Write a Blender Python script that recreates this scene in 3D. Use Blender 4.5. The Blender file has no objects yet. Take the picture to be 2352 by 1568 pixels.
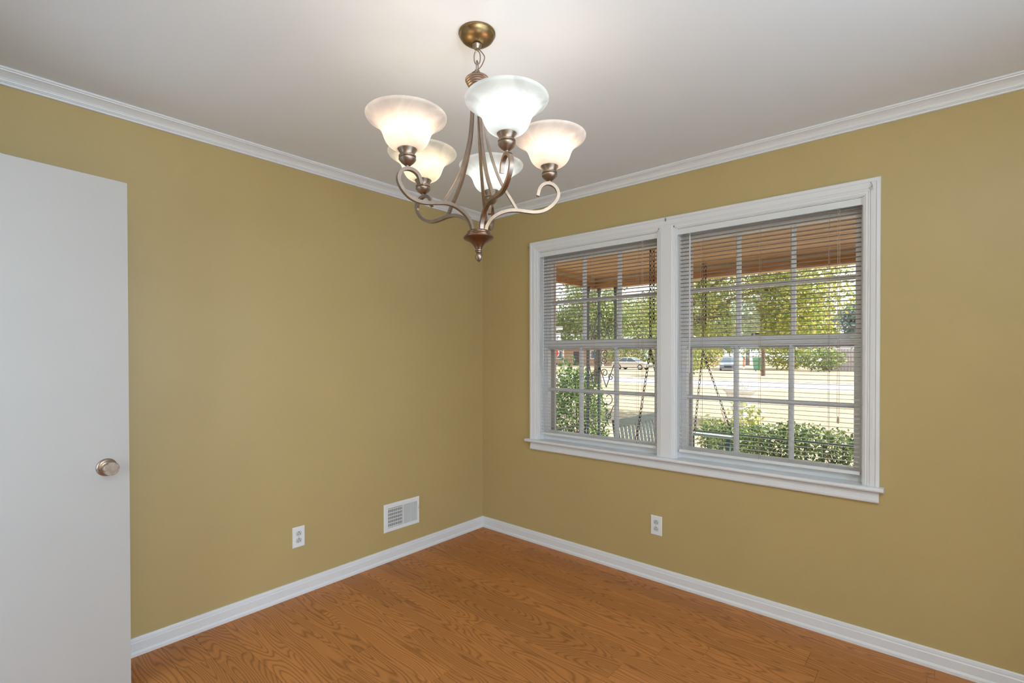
import bpy, bmesh, math, random
import numpy as np
from mathutils import Vector, Matrix

random.seed(7)
rng = np.random.default_rng(7)
scene = bpy.context.scene
COL = scene.collection

# ------------------------------------------------------------------ camera
cam_d = bpy.data.cameras.new('camera')
cam = bpy.data.objects.new('camera', cam_d)
COL.objects.link(cam)
cam_d.sensor_width = 36.0
cam_d.lens = 1141.35 / 2352 * 36.0
cam_d.shift_y = 41.4 / 2352
cam_d.clip_start = 0.02
cam_d.clip_end = 500
yaw, pit, rol = math.radians(40.9967), math.radians(-0.5155), math.radians(-0.0769)
_f = Vector((-math.sin(yaw) * math.cos(pit), math.cos(yaw) * math.cos(pit), math.sin(pit)))
_r = _f.cross(Vector((0, 0, 1))).normalized()
_u = _r.cross(_f)
_r2 = _r * math.cos(rol) + _u * math.sin(rol)
_u2 = -_r * math.sin(rol) + _u * math.cos(rol)
_m = Matrix((_r2, _u2, -_f)).transposed().to_4x4()
_m.translation = Vector((2.7412, -2.8005, 1.3467))
cam.matrix_world = _m
scene.camera = cam

# ------------------------------------------------------------------ world, sun, big lights, exposure
scene.view_settings.view_transform = 'Standard'
scene.view_settings.look = 'None'
scene.view_settings.gamma = 1.0
scene.view_settings.use_curve_mapping = False
scene.view_settings.exposure = 0.0

world = bpy.data.worlds.new('sky')
scene.world = world
world.use_nodes = True
wt = world.node_tree
wt.nodes.clear()
w_out = wt.nodes.new('ShaderNodeOutputWorld')
w_bg = wt.nodes.new('ShaderNodeBackground')
w_bg.inputs['Color'].default_value = (0.88, 0.94, 1.0, 1)
w_bg.inputs['Strength'].default_value = 1.7
wt.links.new(w_bg.outputs[0], w_out.inputs[0])

sun_d = bpy.data.lights.new('sun', 'SUN')
sun_d.energy = 10.5
sun_d.angle = math.radians(0.6)
sun_d.color = (1.0, 0.94, 0.84)
sun = bpy.data.objects.new('sun', sun_d)
COL.objects.link(sun)
sun.rotation_euler = Vector((0.75, 0.42, 0.95)).to_track_quat('Z', 'Y').to_euler()


def area_light(name, loc, target, sx, sy, power, color=(1, 1, 1)):
    d = bpy.data.lights.new(name, 'AREA')
    d.shape = 'RECTANGLE'
    d.size, d.size_y = sx, sy
    d.energy = power
    d.color = color
    o = bpy.data.objects.new(name, d)
    COL.objects.link(o)
    o.location = loc
    o.rotation_euler = (Vector(loc) - Vector(target)).to_track_quat('Z', 'Y').to_euler()
    return o


# added main fill lamp beyond the wide opening, standing in for daylight
area_light('added_opening_fill', (5.6, -1.75, 1.35), (3.0, -1.75, 1.35), 2.6, 2.1, 86, (0.70, 0.86, 1.0))
# added fill lamp behind the doorway, brightening the window wall
area_light('added_doorway_fill', (1.3, -4.6, 1.5), (1.3, -3.0, 1.3), 1.8, 1.9, 45, (0.70, 0.86, 1.0))
# added fill lamp aimed at the ceiling behind the camera, standing in for flash
area_light('added_bounce_fill', (3.25, -2.75, 1.75), (3.25, -2.75, 2.44), 0.5, 0.5, 60, (0.70, 0.86, 1.0))

# ------------------------------------------------------------------ material helpers
MATS = {}


def new_mat(name):
    m = bpy.data.materials.new(name)
    m.use_nodes = True
    nt = m.node_tree
    b = nt.nodes['Principled BSDF']
    return m, nt, b


def N(nt, t, **kw):
    n = nt.nodes.new(t)
    for k, v in kw.items():
        if hasattr(n, k):
            setattr(n, k, v)
        else:
            n.inputs[k].default_value = v
    return n


def plain(name, col, rough=0.5, metal=0.0, spec=0.5, noise=0.0, nscale=30.0, bump=0.0, bscale=200.0):
    m, nt, b = new_mat(name)
    b.inputs['Base Color'].default_value = (*col, 1)
    b.inputs['Roughness'].default_value = rough
    b.inputs['Metallic'].default_value = metal
    b.inputs['Specular IOR Level'].default_value = spec
    if noise > 0:
        tc = N(nt, 'ShaderNodeTexCoord')
        n = N(nt, 'ShaderNodeTexNoise')
        n.inputs['Scale'].default_value = nscale
        n.inputs['Detail'].default_value = 4
        r = N(nt, 'ShaderNodeValToRGB')
        r.color_ramp.elements[0].position = 0.3
        r.color_ramp.elements[1].position = 0.7
        r.color_ramp.elements[0].color = (*[c * (1 - noise) for c in col], 1)
        r.color_ramp.elements[1].color = (*[min(1, c * (1 + noise)) for c in col], 1)
        nt.links.new(tc.outputs['Object'], n.inputs['Vector'])
        nt.links.new(n.outputs['Fac'], r.inputs['Fac'])
        nt.links.new(r.outputs['Color'], b.inputs['Base Color'])
    if bump > 0:
        tc = N(nt, 'ShaderNodeTexCoord')
        n = N(nt, 'ShaderNodeTexNoise')
        n.inputs['Scale'].default_value = bscale
        n.inputs['Detail'].default_value = 2
        bp = N(nt, 'ShaderNodeBump')
        bp.inputs['Strength'].default_value = bump
        bp.inputs['Distance'].default_value = 0.002
        nt.links.new(tc.outputs['Object'], n.inputs['Vector'])
        nt.links.new(n.outputs['Fac'], bp.inputs['Height'])
        nt.links.new(bp.outputs['Normal'], b.inputs['Normal'])
    MATS[name] = m
    return m


plain('wall_paint', (0.52, 0.393, 0.176), 0.42, spec=0.45, noise=0.02, nscale=3, bump=0.12, bscale=260)
plain('ceiling_paint', (0.86, 0.885, 0.93), 0.9, spec=0.2, bump=0.1, bscale=120)
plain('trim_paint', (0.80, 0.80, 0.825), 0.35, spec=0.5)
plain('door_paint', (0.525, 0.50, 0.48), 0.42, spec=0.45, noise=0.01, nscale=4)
plain('plastic_white', (0.86, 0.86, 0.87), 0.35)
plain('receptacle_grey', (0.62, 0.63, 0.63), 0.4)
plain('slot_dark', (0.03, 0.03, 0.03), 0.7)
plain('duct_dark', (0.05, 0.05, 0.05), 0.8)
plain('screw_steel', (0.45, 0.45, 0.45), 0.35, metal=1)
plain('subfloor', (0.08, 0.035, 0.012), 0.8)
plain('bronze', (0.34, 0.265, 0.215), 0.38, metal=1.0, noise=0.12, nscale=40)
plain('bronze_dark', (0.24, 0.155, 0.11), 0.34, metal=1.0, noise=0.15, nscale=40)
plain('brass_antique', (0.27, 0.185, 0.09), 0.38, metal=1.0, noise=0.2, nscale=30)
plain('cord_brown', (0.20, 0.12, 0.07), 0.5)
plain('knob_metal', (0.42, 0.33, 0.26), 0.28, metal=1.0, noise=0.2, nscale=60)
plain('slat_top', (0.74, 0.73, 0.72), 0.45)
plain('slat_under_shaded', (0.47, 0.35, 0.265), 0.6, spec=0.25)  # white slats: backlit shade painted brown on their undersides and edges
plain('blind_white', (0.78, 0.78, 0.79), 0.4)
plain('ladder_cord', (0.55, 0.42, 0.32), 0.7)
plain('storm_frame', (0.66, 0.66, 0.68), 0.45)
plain('iron_green', (0.018, 0.045, 0.04), 0.4, spec=0.6)
plain('chain_iron', (0.045, 0.03, 0.025), 0.5, metal=0.6)
plain('swing_paint', (0.42, 0.52, 0.50), 0.5, noise=0.08, nscale=20)
plain('swing_dark', (0.06, 0.12, 0.11), 0.5)
plain('porch_concrete', (0.33, 0.32, 0.30), 0.85, noise=0.15, nscale=8)
plain('lawn_bin', (0.06, 0.22, 0.09), 0.5)
plain('orange_plastic', (0.85, 0.16, 0.03), 0.5)
plain('asphalt', (0.44, 0.43, 0.50), 0.9, noise=0.08, nscale=1.5)
plain('bark', (0.16, 0.11, 0.075), 0.9, noise=0.3, nscale=12, bump=0.8, bscale=20)
plain('urn_stone', (0.62, 0.60, 0.55), 0.9, noise=0.12, nscale=10, bump=0.4, bscale=40)
plain('car_silver', (0.62, 0.56, 0.48), 0.25, metal=0.35)
plain('car_slate', (0.22, 0.26, 0.33), 0.25, metal=0.35)
plain('car_glass', (0.06, 0.10, 0.13), 0.05, spec=0.8)
plain('tyre', (0.02, 0.02, 0.02), 0.85)
plain('wheel_rim', (0.55, 0.55, 0.56), 0.3, metal=0.8)
plain('lamp_clear', (0.85, 0.85, 0.85), 0.1)
plain('brick_tan', (0.45, 0.30, 0.21), 0.9, noise=0.2, nscale=6)
plain('roof_grey', (0.34, 0.36, 0.42), 0.9, noise=0.12, nscale=4)
plain('house_white', (0.80, 0.79, 0.77), 0.7)
plain('fence_wood', (0.42, 0.37, 0.37), 0.9, noise=0.15, nscale=5)
plain('sign_white', (0.82, 0.84, 0.86), 0.5)
plain('sign_red', (0.80, 0.04, 0.02), 0.4)
plain('sign_ink', (0.04, 0.04, 0.07), 0.5)
plain('dry_leaf', (0.42, 0.27, 0.15), 0.9)


def wood_boards(name, light, dark, rough=0.4, sx=1.2, sy=8.0, rings=46.0, spec=0.5, sat=1.0):
    """Plank material: contour-line figure like flat-sawn oak, different on every plank."""
    m, nt, b = new_mat(name)
    L = nt.links
    tc = N(nt, 'ShaderNodeTexCoord')
    oi = N(nt, 'ShaderNodeObjectInfo')
    mul = N(nt, 'ShaderNodeMath', operation='MULTIPLY')
    mul.inputs[1].default_value = 57.0
    L.new(oi.outputs['Random'], mul.inputs[0])
    cmb = N(nt, 'ShaderNodeCombineXYZ')
    L.new(mul.outputs[0], cmb.inputs[0])
    L.new(mul.outputs[0], cmb.inputs[2])
    add = N(nt, 'ShaderNodeVectorMath', operation='ADD')
    mp = N(nt, 'ShaderNodeMapping')
    mp.inputs['Scale'].default_value = (sx, sy, sy)
    L.new(tc.outputs['Object'], mp.inputs['Vector'])
    L.new(mp.outputs[0], add.inputs[0])
    L.new(cmb.outputs[0], add.inputs[1])
    n1 = N(nt, 'ShaderNodeTexNoise')
    n1.inputs['Scale'].default_value = 1.0
    n1.inputs['Detail'].default_value = 1.6
    n1.inputs['Roughness'].default_value = 0.35
    L.new(add.outputs[0], n1.inputs['Vector'])
    m2 = N(nt, 'ShaderNodeMath', operation='MULTIPLY')
    m2.inputs[1].default_value = rings
    L.new(n1.outputs['Fac'], m2.inputs[0])
    fr = N(nt, 'ShaderNodeMath', operation='FRACT')
    L.new(m2.outputs[0], fr.inputs[0])
    rp = N(nt, 'ShaderNodeValToRGB')
    e = rp.color_ramp.elements
    e[0].position, e[0].color = 0.0, (0.25, 0.25, 0.25, 1)
    e[1].position, e[1].color = 1.0, (1, 1, 1, 1)
    k = rp.color_ramp.elements.new(0.28)
    k.color = (0.85, 0.85, 0.85, 1)
    k = rp.color_ramp.elements.new(0.72)
    k.color = (0.70, 0.70, 0.70, 1)
    k = rp.color_ramp.elements.new(0.92)
    k.color = (0.0, 0.0, 0.0, 1)
    e[-1].color = (0.12, 0.12, 0.12, 1)
    L.new(fr.outputs[0], rp.inputs['Fac'])
    # fine pores
    mp2 = N(nt, 'ShaderNodeMapping')
    mp2.inputs['Scale'].default_value = (14, 420, 420)
    L.new(tc.outputs['Object'], mp2.inputs['Vector'])
    n2 = N(nt, 'ShaderNodeTexNoise')
    n2.inputs['Scale'].default_value = 1.0
    n2.inputs['Detail'].default_value = 3
    L.new(mp2.outputs[0], n2.inputs['Vector'])
    mixf = N(nt, 'ShaderNodeMath', operation='MULTIPLY_ADD')
    mixf.inputs[1].default_value = 0.45
    L.new(n2.outputs['Fac'], mixf.inputs[0])
    L.new(rp.outputs['Color'], mixf.inputs[2])
    sc = N(nt, 'ShaderNodeMath', operation='MULTIPLY')
    sc.inputs[1].default_value = 0.75
    L.new(mixf.outputs[0], sc.inputs[0])
    mix = N(nt, 'ShaderNodeMix', data_type='RGBA')
    mix.inputs[6].default_value = (*dark, 1)
    mix.inputs[7].default_value = (*light, 1)
    L.new(sc.outputs[0], mix.inputs[0])
    hv = N(nt, 'ShaderNodeHueSaturation')
    vr = N(nt, 'ShaderNodeMapRange')
    vr.inputs['To Min'].default_value = 0.90
    vr.inputs['To Max'].default_value = 1.10
    L.new(oi.outputs['Random'], vr.inputs['Value'])
    L.new(vr.outputs[0], hv.inputs['Value'])
    L.new(mix.outputs[2], hv.inputs['Color'])
    L.new(hv.outputs[0], b.inputs['Base Color'])
    b.inputs['Roughness'].default_value = rough
    b.inputs['Specular IOR Level'].default_value = spec
    MATS[name] = m


wood_boards('oak_floor', (0.60, 0.24, 0.066), (0.26, 0.090, 0.020), 0.5, 1.25, 8.5, 27.0, 0.4)
wood_boards('porch_wood', (0.50, 0.23, 0.055), (0.27, 0.10, 0.020), 0.45, 0.9, 9.0, 14.0)


def leaf_mat(name, c1, c2, c3, transl=0.45):
    m = bpy.data.materials.new(name)
    m.use_nodes = True
    nt = m.node_tree
    nt.nodes.clear()
    L = nt.links
    out = N(nt, 'ShaderNodeOutputMaterial')
    geo = N(nt, 'ShaderNodeNewGeometry')
    rp = N(nt, 'ShaderNodeValToRGB')
    rp.color_ramp.elements[0].color = (*c1, 1)
    rp.color_ramp.elements[1].color = (*c3, 1)
    k = rp.color_ramp.elements.new(0.55)
    k.color = (*c2, 1)
    L.new(geo.outputs['Random Per Island'], rp.inputs['Fac'])
    d = N(nt, 'ShaderNodeBsdfDiffuse')
    t = N(nt, 'ShaderNodeBsdfTranslucent')
    g = N(nt, 'ShaderNodeBsdfGlossy')
    g.inputs['Roughness'].default_value = 0.35
    g.inputs['Color'].default_value = (0.8, 0.85, 0.9, 1)
    L.new(rp.outputs[0], d.inputs['Color'])
    L.new(rp.outputs[0], t.inputs['Color'])
    m1 = N(nt, 'ShaderNodeMixShader')
    m1.inputs[0].default_value = transl
    L.new(d.outputs[0], m1.inputs[1])
    L.new(t.outputs[0], m1.inputs[2])
    m2 = N(nt, 'ShaderNodeMixShader')
    m2.inputs[0].default_value = 0.05
    L.new(m1.outputs[0], m2.inputs[1])
    L.new(g.outputs[0], m2.inputs[2])
    L.new(m2.outputs[0], out.inputs[0])
    MATS[name] = m


leaf_mat('leaf_yellowgreen', (0.16, 0.24, 0.05), (0.36, 0.40, 0.10), (0.58, 0.52, 0.14), 0.5)
leaf_mat('leaf_green', (0.04, 0.10, 0.025), (0.10, 0.20, 0.05), (0.28, 0.40, 0.09), 0.35)
leaf_mat('leaf_hedge', (0.05, 0.10, 0.035), (0.13, 0.22, 0.06), (0.36, 0.42, 0.16), 0.3)
leaf_mat('leaf_far', (0.13, 0.20, 0.08), (0.26, 0.34, 0.13), (0.48, 0.50, 0.22), 0.4)
leaf_mat('leaf_pine', (0.20, 0.28, 0.27), (0.30, 0.38, 0.36), (0.44, 0.50, 0.46), 0.3)
leaf_mat('leaf_dry', (0.36, 0.22, 0.12), (0.55, 0.40, 0.26), (0.72, 0.62, 0.50), 0.2)

# window glass: thin pane, clear with a fresnel reflection
gm = bpy.data.materials.new('window_glass')
gm.use_nodes = True
gt = gm.node_tree
gt.nodes.clear()
_o = N(gt, 'ShaderNodeOutputMaterial')
_t = N(gt, 'ShaderNodeBsdfTransparent')
_g = N(gt, 'ShaderNodeBsdfGlossy')
_g.inputs['Roughness'].default_value = 0.0
_fz = N(gt, 'ShaderNodeFresnel')
_fz.inputs['IOR'].default_value = 1.35
_mx = N(gt, 'ShaderNodeMixShader')
gt.links.new(_fz.outputs[0], _mx.inputs[0])
gt.links.new(_t.outputs[0], _mx.inputs[1])
gt.links.new(_g.outputs[0], _mx.inputs[2])
gt.links.new(_mx.outputs[0], _o.inputs[0])
MATS['window_glass'] = gm

# alabaster glass of the lamp shades
sm = bpy.data.materials.new('alabaster_glass')
sm.use_nodes = True
st = sm.node_tree
st.nodes.clear()
_o = N(st, 'ShaderNodeOutputMaterial')
_tc = N(st, 'ShaderNodeTexCoord')
_n = N(st, 'ShaderNodeTexNoise')
_n.inputs['Scale'].default_value = 9
_n.inputs['Detail'].default_value = 6
_n.inputs['Distortion'].default_value = 2.2
_rp = N(st, 'ShaderNodeValToRGB')
_rp.color_ramp.elements[0].position = 0.35
_rp.color_ramp.elements[0].color = (0.74, 0.74, 0.73, 1)
_rp.color_ramp.elements[1].position = 0.65
_rp.color_ramp.elements[1].color = (0.90, 0.90, 0.89, 1)
_d = N(st, 'ShaderNodeBsdfDiffuse')
_t = N(st, 'ShaderNodeBsdfTranslucent')
_g = N(st, 'ShaderNodeBsdfGlossy')
_g.inputs['Roughness'].default_value = 0.2
_m1 = N(st, 'ShaderNodeMixShader')
_m1.inputs[0].default_value = 0.78
_m2 = N(st, 'ShaderNodeMixShader')
_m2.inputs[0].default_value = 0.04
st.links.new(_tc.outputs['Object'], _n.inputs['Vector'])
st.links.new(_n.outputs['Fac'], _rp.inputs['Fac'])
st.links.new(_rp.outputs[0], _d.inputs['Color'])
st.links.new(_rp.outputs[0], _t.inputs['Color'])
st.links.new(_d.outputs[0], _m1.inputs[1])
st.links.new(_t.outputs[0], _m1.inputs[2])
st.links.new(_m1.outputs[0], _m2.inputs[1])
st.links.new(_g.outputs[0], _m2.inputs[2])
st.links.new(_m2.outputs[0], _o.inputs[0])
MATS['alabaster_glass'] = sm


def emit_mat(name, col, strength):
    m = bpy.data.materials.new(name)
    m.use_nodes = True
    nt = m.node_tree
    nt.nodes.clear()
    o = N(nt, 'ShaderNodeOutputMaterial')
    e = N(nt, 'ShaderNodeEmission')
    e.inputs['Color'].default_value = (*col, 1)
    e.inputs['Strength'].default_value = strength
    nt.links.new(e.outputs[0], o.inputs[0])
    MATS[name] = m


# lawn
m, nt, b = new_mat('lawn')
tc = N(nt, 'ShaderNodeTexCoord')
n1 = N(nt, 'ShaderNodeTexNoise')
n1.inputs['Scale'].default_value = 0.35
n1.inputs['Detail'].default_value = 5
n2 = N(nt, 'ShaderNodeTexNoise')
n2.inputs['Scale'].default_value = 14
n2.inputs['Detail'].default_value = 6
n2.inputs['Roughness'].default_value = 0.8
r1 = N(nt, 'ShaderNodeValToRGB')
r1.color_ramp.elements[0].position = 0.35
r1.color_ramp.elements[0].color = (0.48, 0.40, 0.31, 1)
r1.color_ramp.elements[1].position = 0.65
r1.color_ramp.elements[1].color = (0.52, 0.48, 0.34, 1)
r2 = N(nt, 'ShaderNodeValToRGB')
r2.color_ramp.elements[0].position = 0.38
r2.color_ramp.elements[0].color = (0.45, 0.40, 0.36, 1)
r2.color_ramp.elements[1].position = 0.62
r2.color_ramp.elements[1].color = (1, 1, 1, 1)
mx = N(nt, 'ShaderNodeMix', data_type='RGBA', blend_type='MULTIPLY')
mx.inputs[0].default_value = 1.0
nt.links.new(tc.outputs['Object'], n1.inputs['Vector'])
nt.links.new(tc.outputs['Object'], n2.inputs['Vector'])
nt.links.new(n1.outputs['Fac'], r1.inputs['Fac'])
nt.links.new(n2.outputs['Fac'], r2.inputs['Fac'])
nt.links.new(r1.outputs[0], mx.inputs[6])
nt.links.new(r2.outputs[0], mx.inputs[7])
nt.links.new(mx.outputs[2], b.inputs['Base Color'])
b.inputs['Roughness'].default_value = 1.0
b.inputs['Specular IOR Level'].default_value = 0.1
MATS['lawn'] = m


# ------------------------------------------------------------------ mesh helpers
class MB:
    """Collects shapes; build() links them as ONE mesh object."""

    def __init__(s):
        s.v, s.f, s.m = [], [], []

    def add(s, verts, faces, mi=0):
        k = len(s.v)
        s.v.extend([tuple(p) for p in verts])
        for f in faces:
            s.f.append(tuple(i + k for i in f))
            s.m.append(mi)
        return s

    def box(s, x0, x1, y0, y1, z0, z1, mi=0):
        v = [(x, y, z) for z in (z0, z1) for y in (y0, y1) for x in (x0, x1)]
        return s.add(v, [(0, 2, 3, 1), (4, 5, 7, 6), (0, 1, 5, 4), (2, 6, 7, 3), (0, 4, 6, 2), (1, 3, 7, 5)], mi)

    def cbox(s, x0, x1, y0, y1, z0, z1, c, mi=0):
        """box whose top edges (z1) are chamfered by c"""
        v = [(x0, y0, z0), (x1, y0, z0), (x1, y1, z0), (x0, y1, z0),
             (x0, y0, z1 - c), (x1, y0, z1 - c), (x1, y1, z1 - c), (x0, y1, z1 - c),
             (x0 + c, y0 + c, z1), (x1 - c, y0 + c, z1), (x1 - c, y1 - c, z1), (x0 + c, y1 - c, z1)]
        f = [(3, 2, 1, 0), (8, 9, 10, 11)]
        for i in range(4):
            j = (i + 1) % 4
            f += [(i, j, j + 4, i + 4), (i + 4, j + 4, j + 8, i + 8)]
        return s.add(v, f, mi)

    def tube(s, pts, rad, n=8, closed=False, mi=0, flat=None, up=None):
        """tube along pts; rad number or list; flat=(a,b): rectangular bar a x b instead"""
        P = [Vector(p) for p in pts]
        m = len(P)
        if not hasattr(rad, '__len__'):
            rad = [rad] * m
        rings = []
        prev = None
        for i in range(m):
            if closed:
                t = P[(i + 1) % m] - P[i - 1]
            else:
                t = P[min(i + 1, m - 1)] - P[max(i - 1, 0)]
            t.normalize()
            if up is not None:
                a = Vector(up)
            elif prev is None:
                a = Vector((0, 0, 1)) if abs(t.z) < 0.9 else Vector((1, 0, 0))
            else:
                a = prev
            a = (a - t * a.dot(t)).normalized()
            prev = a
            b_ = t.cross(a)
            ring = []
            if flat:
                for (q, w) in ((-1, -1), (1, -1), (1, 1), (-1, 1)):
                    ring.append(P[i] + a * (q * flat[0] / 2) + b_ * (w * flat[1] / 2))
            else:
                for k in range(n):
                    g = 2 * math.pi * k / n
                    ring.append(P[i] + (a * math.cos(g) + b_ * math.sin(g)) * rad[i])
            rings.append(ring)
        nn = 4 if flat else n
        V = [p for r in rings for p in r]
        F = []
        for i in range(m if closed else m - 1):
            j = (i + 1) % m
            for k in range(nn):
                l = (k + 1) % nn
                F.append((i * nn + k, i * nn + l, j * nn + l, j * nn + k))
        if not closed:
            F.append(tuple(range(nn))[::-1])
            F.append(tuple((m - 1) * nn + k for k in range(nn)))
        return s.add(V, F, mi)

    def lathe(s, prof, n=24, origin=(0, 0, 0), axis=None, mi=0, cap=True):
        """prof: (r, h) pairs; turned about local z, placed by axis matrix"""
        V, F = [], []
        M = axis if axis is not None else Matrix.Identity(3)
        o = Vector(origin)
        for r, h in prof:
            for k in range(n):
                a = 2 * math.pi * k / n
                V.append(o + M @ Vector((r * math.cos(a), r * math.sin(a), h)))
        m = len(prof)
        for i in range(m - 1):
            for k in range(n):
                l = (k + 1) % n
                F.append((i * n + k, i * n + l, (i + 1) * n + l, (i + 1) * n + k))
        if cap:
            if prof[0][0] > 1e-5:
                F.append(tuple(range(n))[::-1])
            if prof[-1][0] > 1e-5:
                F.append(tuple((m - 1) * n + k for k in range(n)))
        return s.add(V, F, mi)

    def sweep(s, prof, path_fn, t0, t1, mi=0):
        """prof points (a,b); path_fn(a,b,t)->xyz at the two ends t0/t1"""
        n = len(prof)
        V = [path_fn(a, b_, t0) for a, b_ in prof] + [path_fn(a, b_, t1) for a, b_ in prof]
        F = [(i, (i + 1) % n, n + (i + 1) % n, n + i) for i in range(n)]
        F += [tuple(range(n))[::-1], tuple(range(n, 2 * n))]
        return s.add(V, F, mi)

    def mesh(s, name, smooth=False):
        me = bpy.data.meshes.new(name)
        me.from_pydata(s.v, [], s.f)
        bm = bmesh.new()
        bm.from_mesh(me)
        bmesh.ops.recalc_face_normals(bm, faces=bm.faces)
        bm.to_mesh(me)
        bm.free()
        if any(s.m):
            me.polygons.foreach_set('material_index', s.m)
        if smooth:
            me.polygons.foreach_set('use_smooth', [True] * len(me.polygons))
            try:
                me.set_sharp_from_angle(angle=math.radians(40))
            except Exception:
                pass
        me.update()
        return me

    def build(s, name, mats, parent=None, smooth=False):
        me = s.mesh(name, smooth)
        return link(name, me, mats, parent)


def link(name, me, mats=None, parent=None):
    if mats is not None and len(me.materials) == 0:
        for k in ([mats] if isinstance(mats, str) else mats):
            me.materials.append(MATS[k])
    o = bpy.data.objects.new(name, me)
    COL.objects.link(o)
    if parent is not None:
        o.parent = parent
        if not parent.get('_local'):     # meshes are written in world coordinates unless the thing is built in its own frame
            o.matrix_parent_inverse = Matrix.Translation(-Vector(parent.location))
    return o


def tag(o, label=None, cat=None, group=None, kind=None):
    if label:
        o['label'] = label
    if cat:
        o['category'] = cat
    if group:
        o['group'] = group
    if kind:
        o['kind'] = kind
    return o


def thing(name, loc, label, cat, group=None, kind=None):
    o = bpy.data.objects.new(name, None)
    o.empty_display_size = 0.1
    COL.objects.link(o)
    o.location = loc
    return tag(o, label, cat, group, kind)


def spline(pts, n=6):
    """Catmull-Rom through pts"""
    P = [np.array(p, float) for p in pts]
    P = [2 * P[0] - P[1]] + P + [2 * P[-1] - P[-2]]
    out = []
    for i in range(1, len(P) - 2):
        for k in range(n):
            t = k / n
            out.append(0.5 * (2 * P[i] + (P[i + 1] - P[i - 1]) * t + (2 * P[i - 1] - 5 * P[i] + 4 * P[i + 1] - P[i + 2]) * t * t
                              + (3 * P[i] - P[i - 1] - 3 * P[i + 1] + P[i + 2]) * t ** 3))
    out.append(P[-2])
    return out


def leaves(name, centers, size, mat, parent, flat=0.0, aspect=0.55):
    """many small folded leaves in one mesh, one island each"""
    c = np.asarray(centers, float)
    n = len(c)
    d = rng.normal(size=(n, 3))
    d[:, 2] *= (1 - flat)
    d /= np.linalg.norm(d, axis=1)[:, None]
    e = rng.normal(size=(n, 3))
    e -= d * (d * e).sum(1)[:, None]
    e /= np.linalg.norm(e, axis=1)[:, None]
    sz = size * (0.65 + 0.7 * rng.random(n))[:, None]
    v = np.empty((n, 4, 3))
    v[:, 0] = c - d * sz * 0.5
    v[:, 1] = c + e * sz * 0.5 * aspect
    v[:, 2] = c + d * sz * 0.5
    v[:, 3] = c - e * sz * 0.5 * aspect
    me = bpy.data.meshes.new(name)
    me.vertices.add(4 * n)
    me.vertices.foreach_set('co', v.reshape(-1))
    me.loops.add(4 * n)
    me.loops.foreach_set('vertex_index', np.arange(4 * n, dtype=np.int32))
    me.polygons.add(n)
    me.polygons.foreach_set('loop_start', np.arange(0, 4 * n, 4, dtype=np.int32))
    me.polygons.foreach_set('loop_total', np.full(n, 4, dtype=np.int32))
    me.update(calc_edges=True)
    o = link(name, me, mat, parent)
    o['kind'] = 'stuff'
    return o


# ------------------------------------------------------------------ room shell
RX, RY, H = 3.72, -3.10, 2.44
OPEN = [(0.562, 1.456), (1.568, 2.462)]
Z0, Z1 = 0.735, 2.08

wb = MB()
xs = [-0.15, OPEN[0][0], OPEN[0][1], OPEN[1][0], OPEN[1][1], RX + 0.15]
wb.box(xs[0], xs[5], 0, 0.15, -0.1, Z0)
wb.box(xs[0], xs[5], 0, 0.15, Z1, H + 0.1)
for a, b_ in ((0, 1), (2, 3), (4, 5)):
    wb.box(xs[a], xs[b_], 0, 0.15, Z0, Z1)
tag(wb.build('wall_back', 'wall_paint'), 'khaki painted wall holding the double window', kind='structure')
w = MB().box(-0.15, 0, RY - 0.15, 0, -0.1, H + 0.1)
tag(w.build('wall_left', 'wall_paint'), 'khaki painted wall with floor register and outlet', kind='structure')
# wall with a wide opening added for the fill lamp (behind the camera)
w = MB()
w.box(RX, RX + 0.15, -0.75, 0, -0.1, H + 0.1).box(RX, RX + 0.15, RY - 0.15, -2.75, -0.1, H + 0.1).box(RX, RX + 0.15, -2.75, -0.75, 2.12, H + 0.1)
tag(w.build('wall_right', 'wall_paint'), 'khaki painted wall with a wide opening added to let fill light in', kind='structure')
DX0, DX1 = 0.40, 1.18
w = MB()
w.box(0, DX0, RY - 0.15, RY, -0.1, H + 0.1).box(DX1, RX, RY - 0.15, RY, -0.1, H + 0.1).box(DX0, DX1, RY - 0.15, RY, 2.06, H + 0.1)
tag(w.build('wall_front', 'wall_paint'), 'khaki painted wall with the doorway of the white door', kind='structure')
tag(MB().box(-0.15, RX + 0.15, RY - 0.15, 0.15, H, H + 0.12).build('ceiling', 'ceiling_paint'), 'smooth white ceiling', kind='structure')
# unseen shells added around the fill lamps to keep sky light out
added_shell_r = MB()
added_shell_r.box(RX + 0.15, 6.2, -4.2, 0.6, -0.1, 0).box(RX + 0.15, 6.2, -4.2, 0.6, H, H + 0.1).box(6.2, 6.3, -4.2, 0.6, -0.1, H + 0.1)
added_shell_r.box(RX + 0.15, 6.2, 0.6, 0.7, -0.1, H + 0.1).box(RX + 0.15, 6.2, -4.3, -4.2, -0.1, H + 0.1)
added_shell_r.box(RX + 0.05, RX + 0.15, 0.15, 0.7, -0.1, H + 0.1).box(RX + 0.05, RX + 0.15, -4.3, RY - 0.15, -0.1, H + 0.1)
tag(added_shell_r.build('wall_added_shell_right', 'ceiling_paint'), 'unseen plain white shell added around the opening fill lamp', kind='structure')
added_shell_f = MB()
added_shell_f.box(-0.4, 2.6, -5.0, RY - 0.15, -0.1, 0).box(-0.4, 2.6, -5.0, RY - 0.15, H, H + 0.1).box(-0.4, 2.6, -5.1, -5.0, -0.1, H + 0.1)
added_shell_f.box(-0.5, -0.4, -5.0, RY - 0.15, -0.1, H + 0.1).box(2.6, 2.7, -5.0, RY - 0.15, -0.1, H + 0.1)
tag(added_shell_f.build('wall_added_shell_front', 'ceiling_paint'), 'unseen plain white shell added around the lamp behind the doorway', kind='structure')

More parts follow.
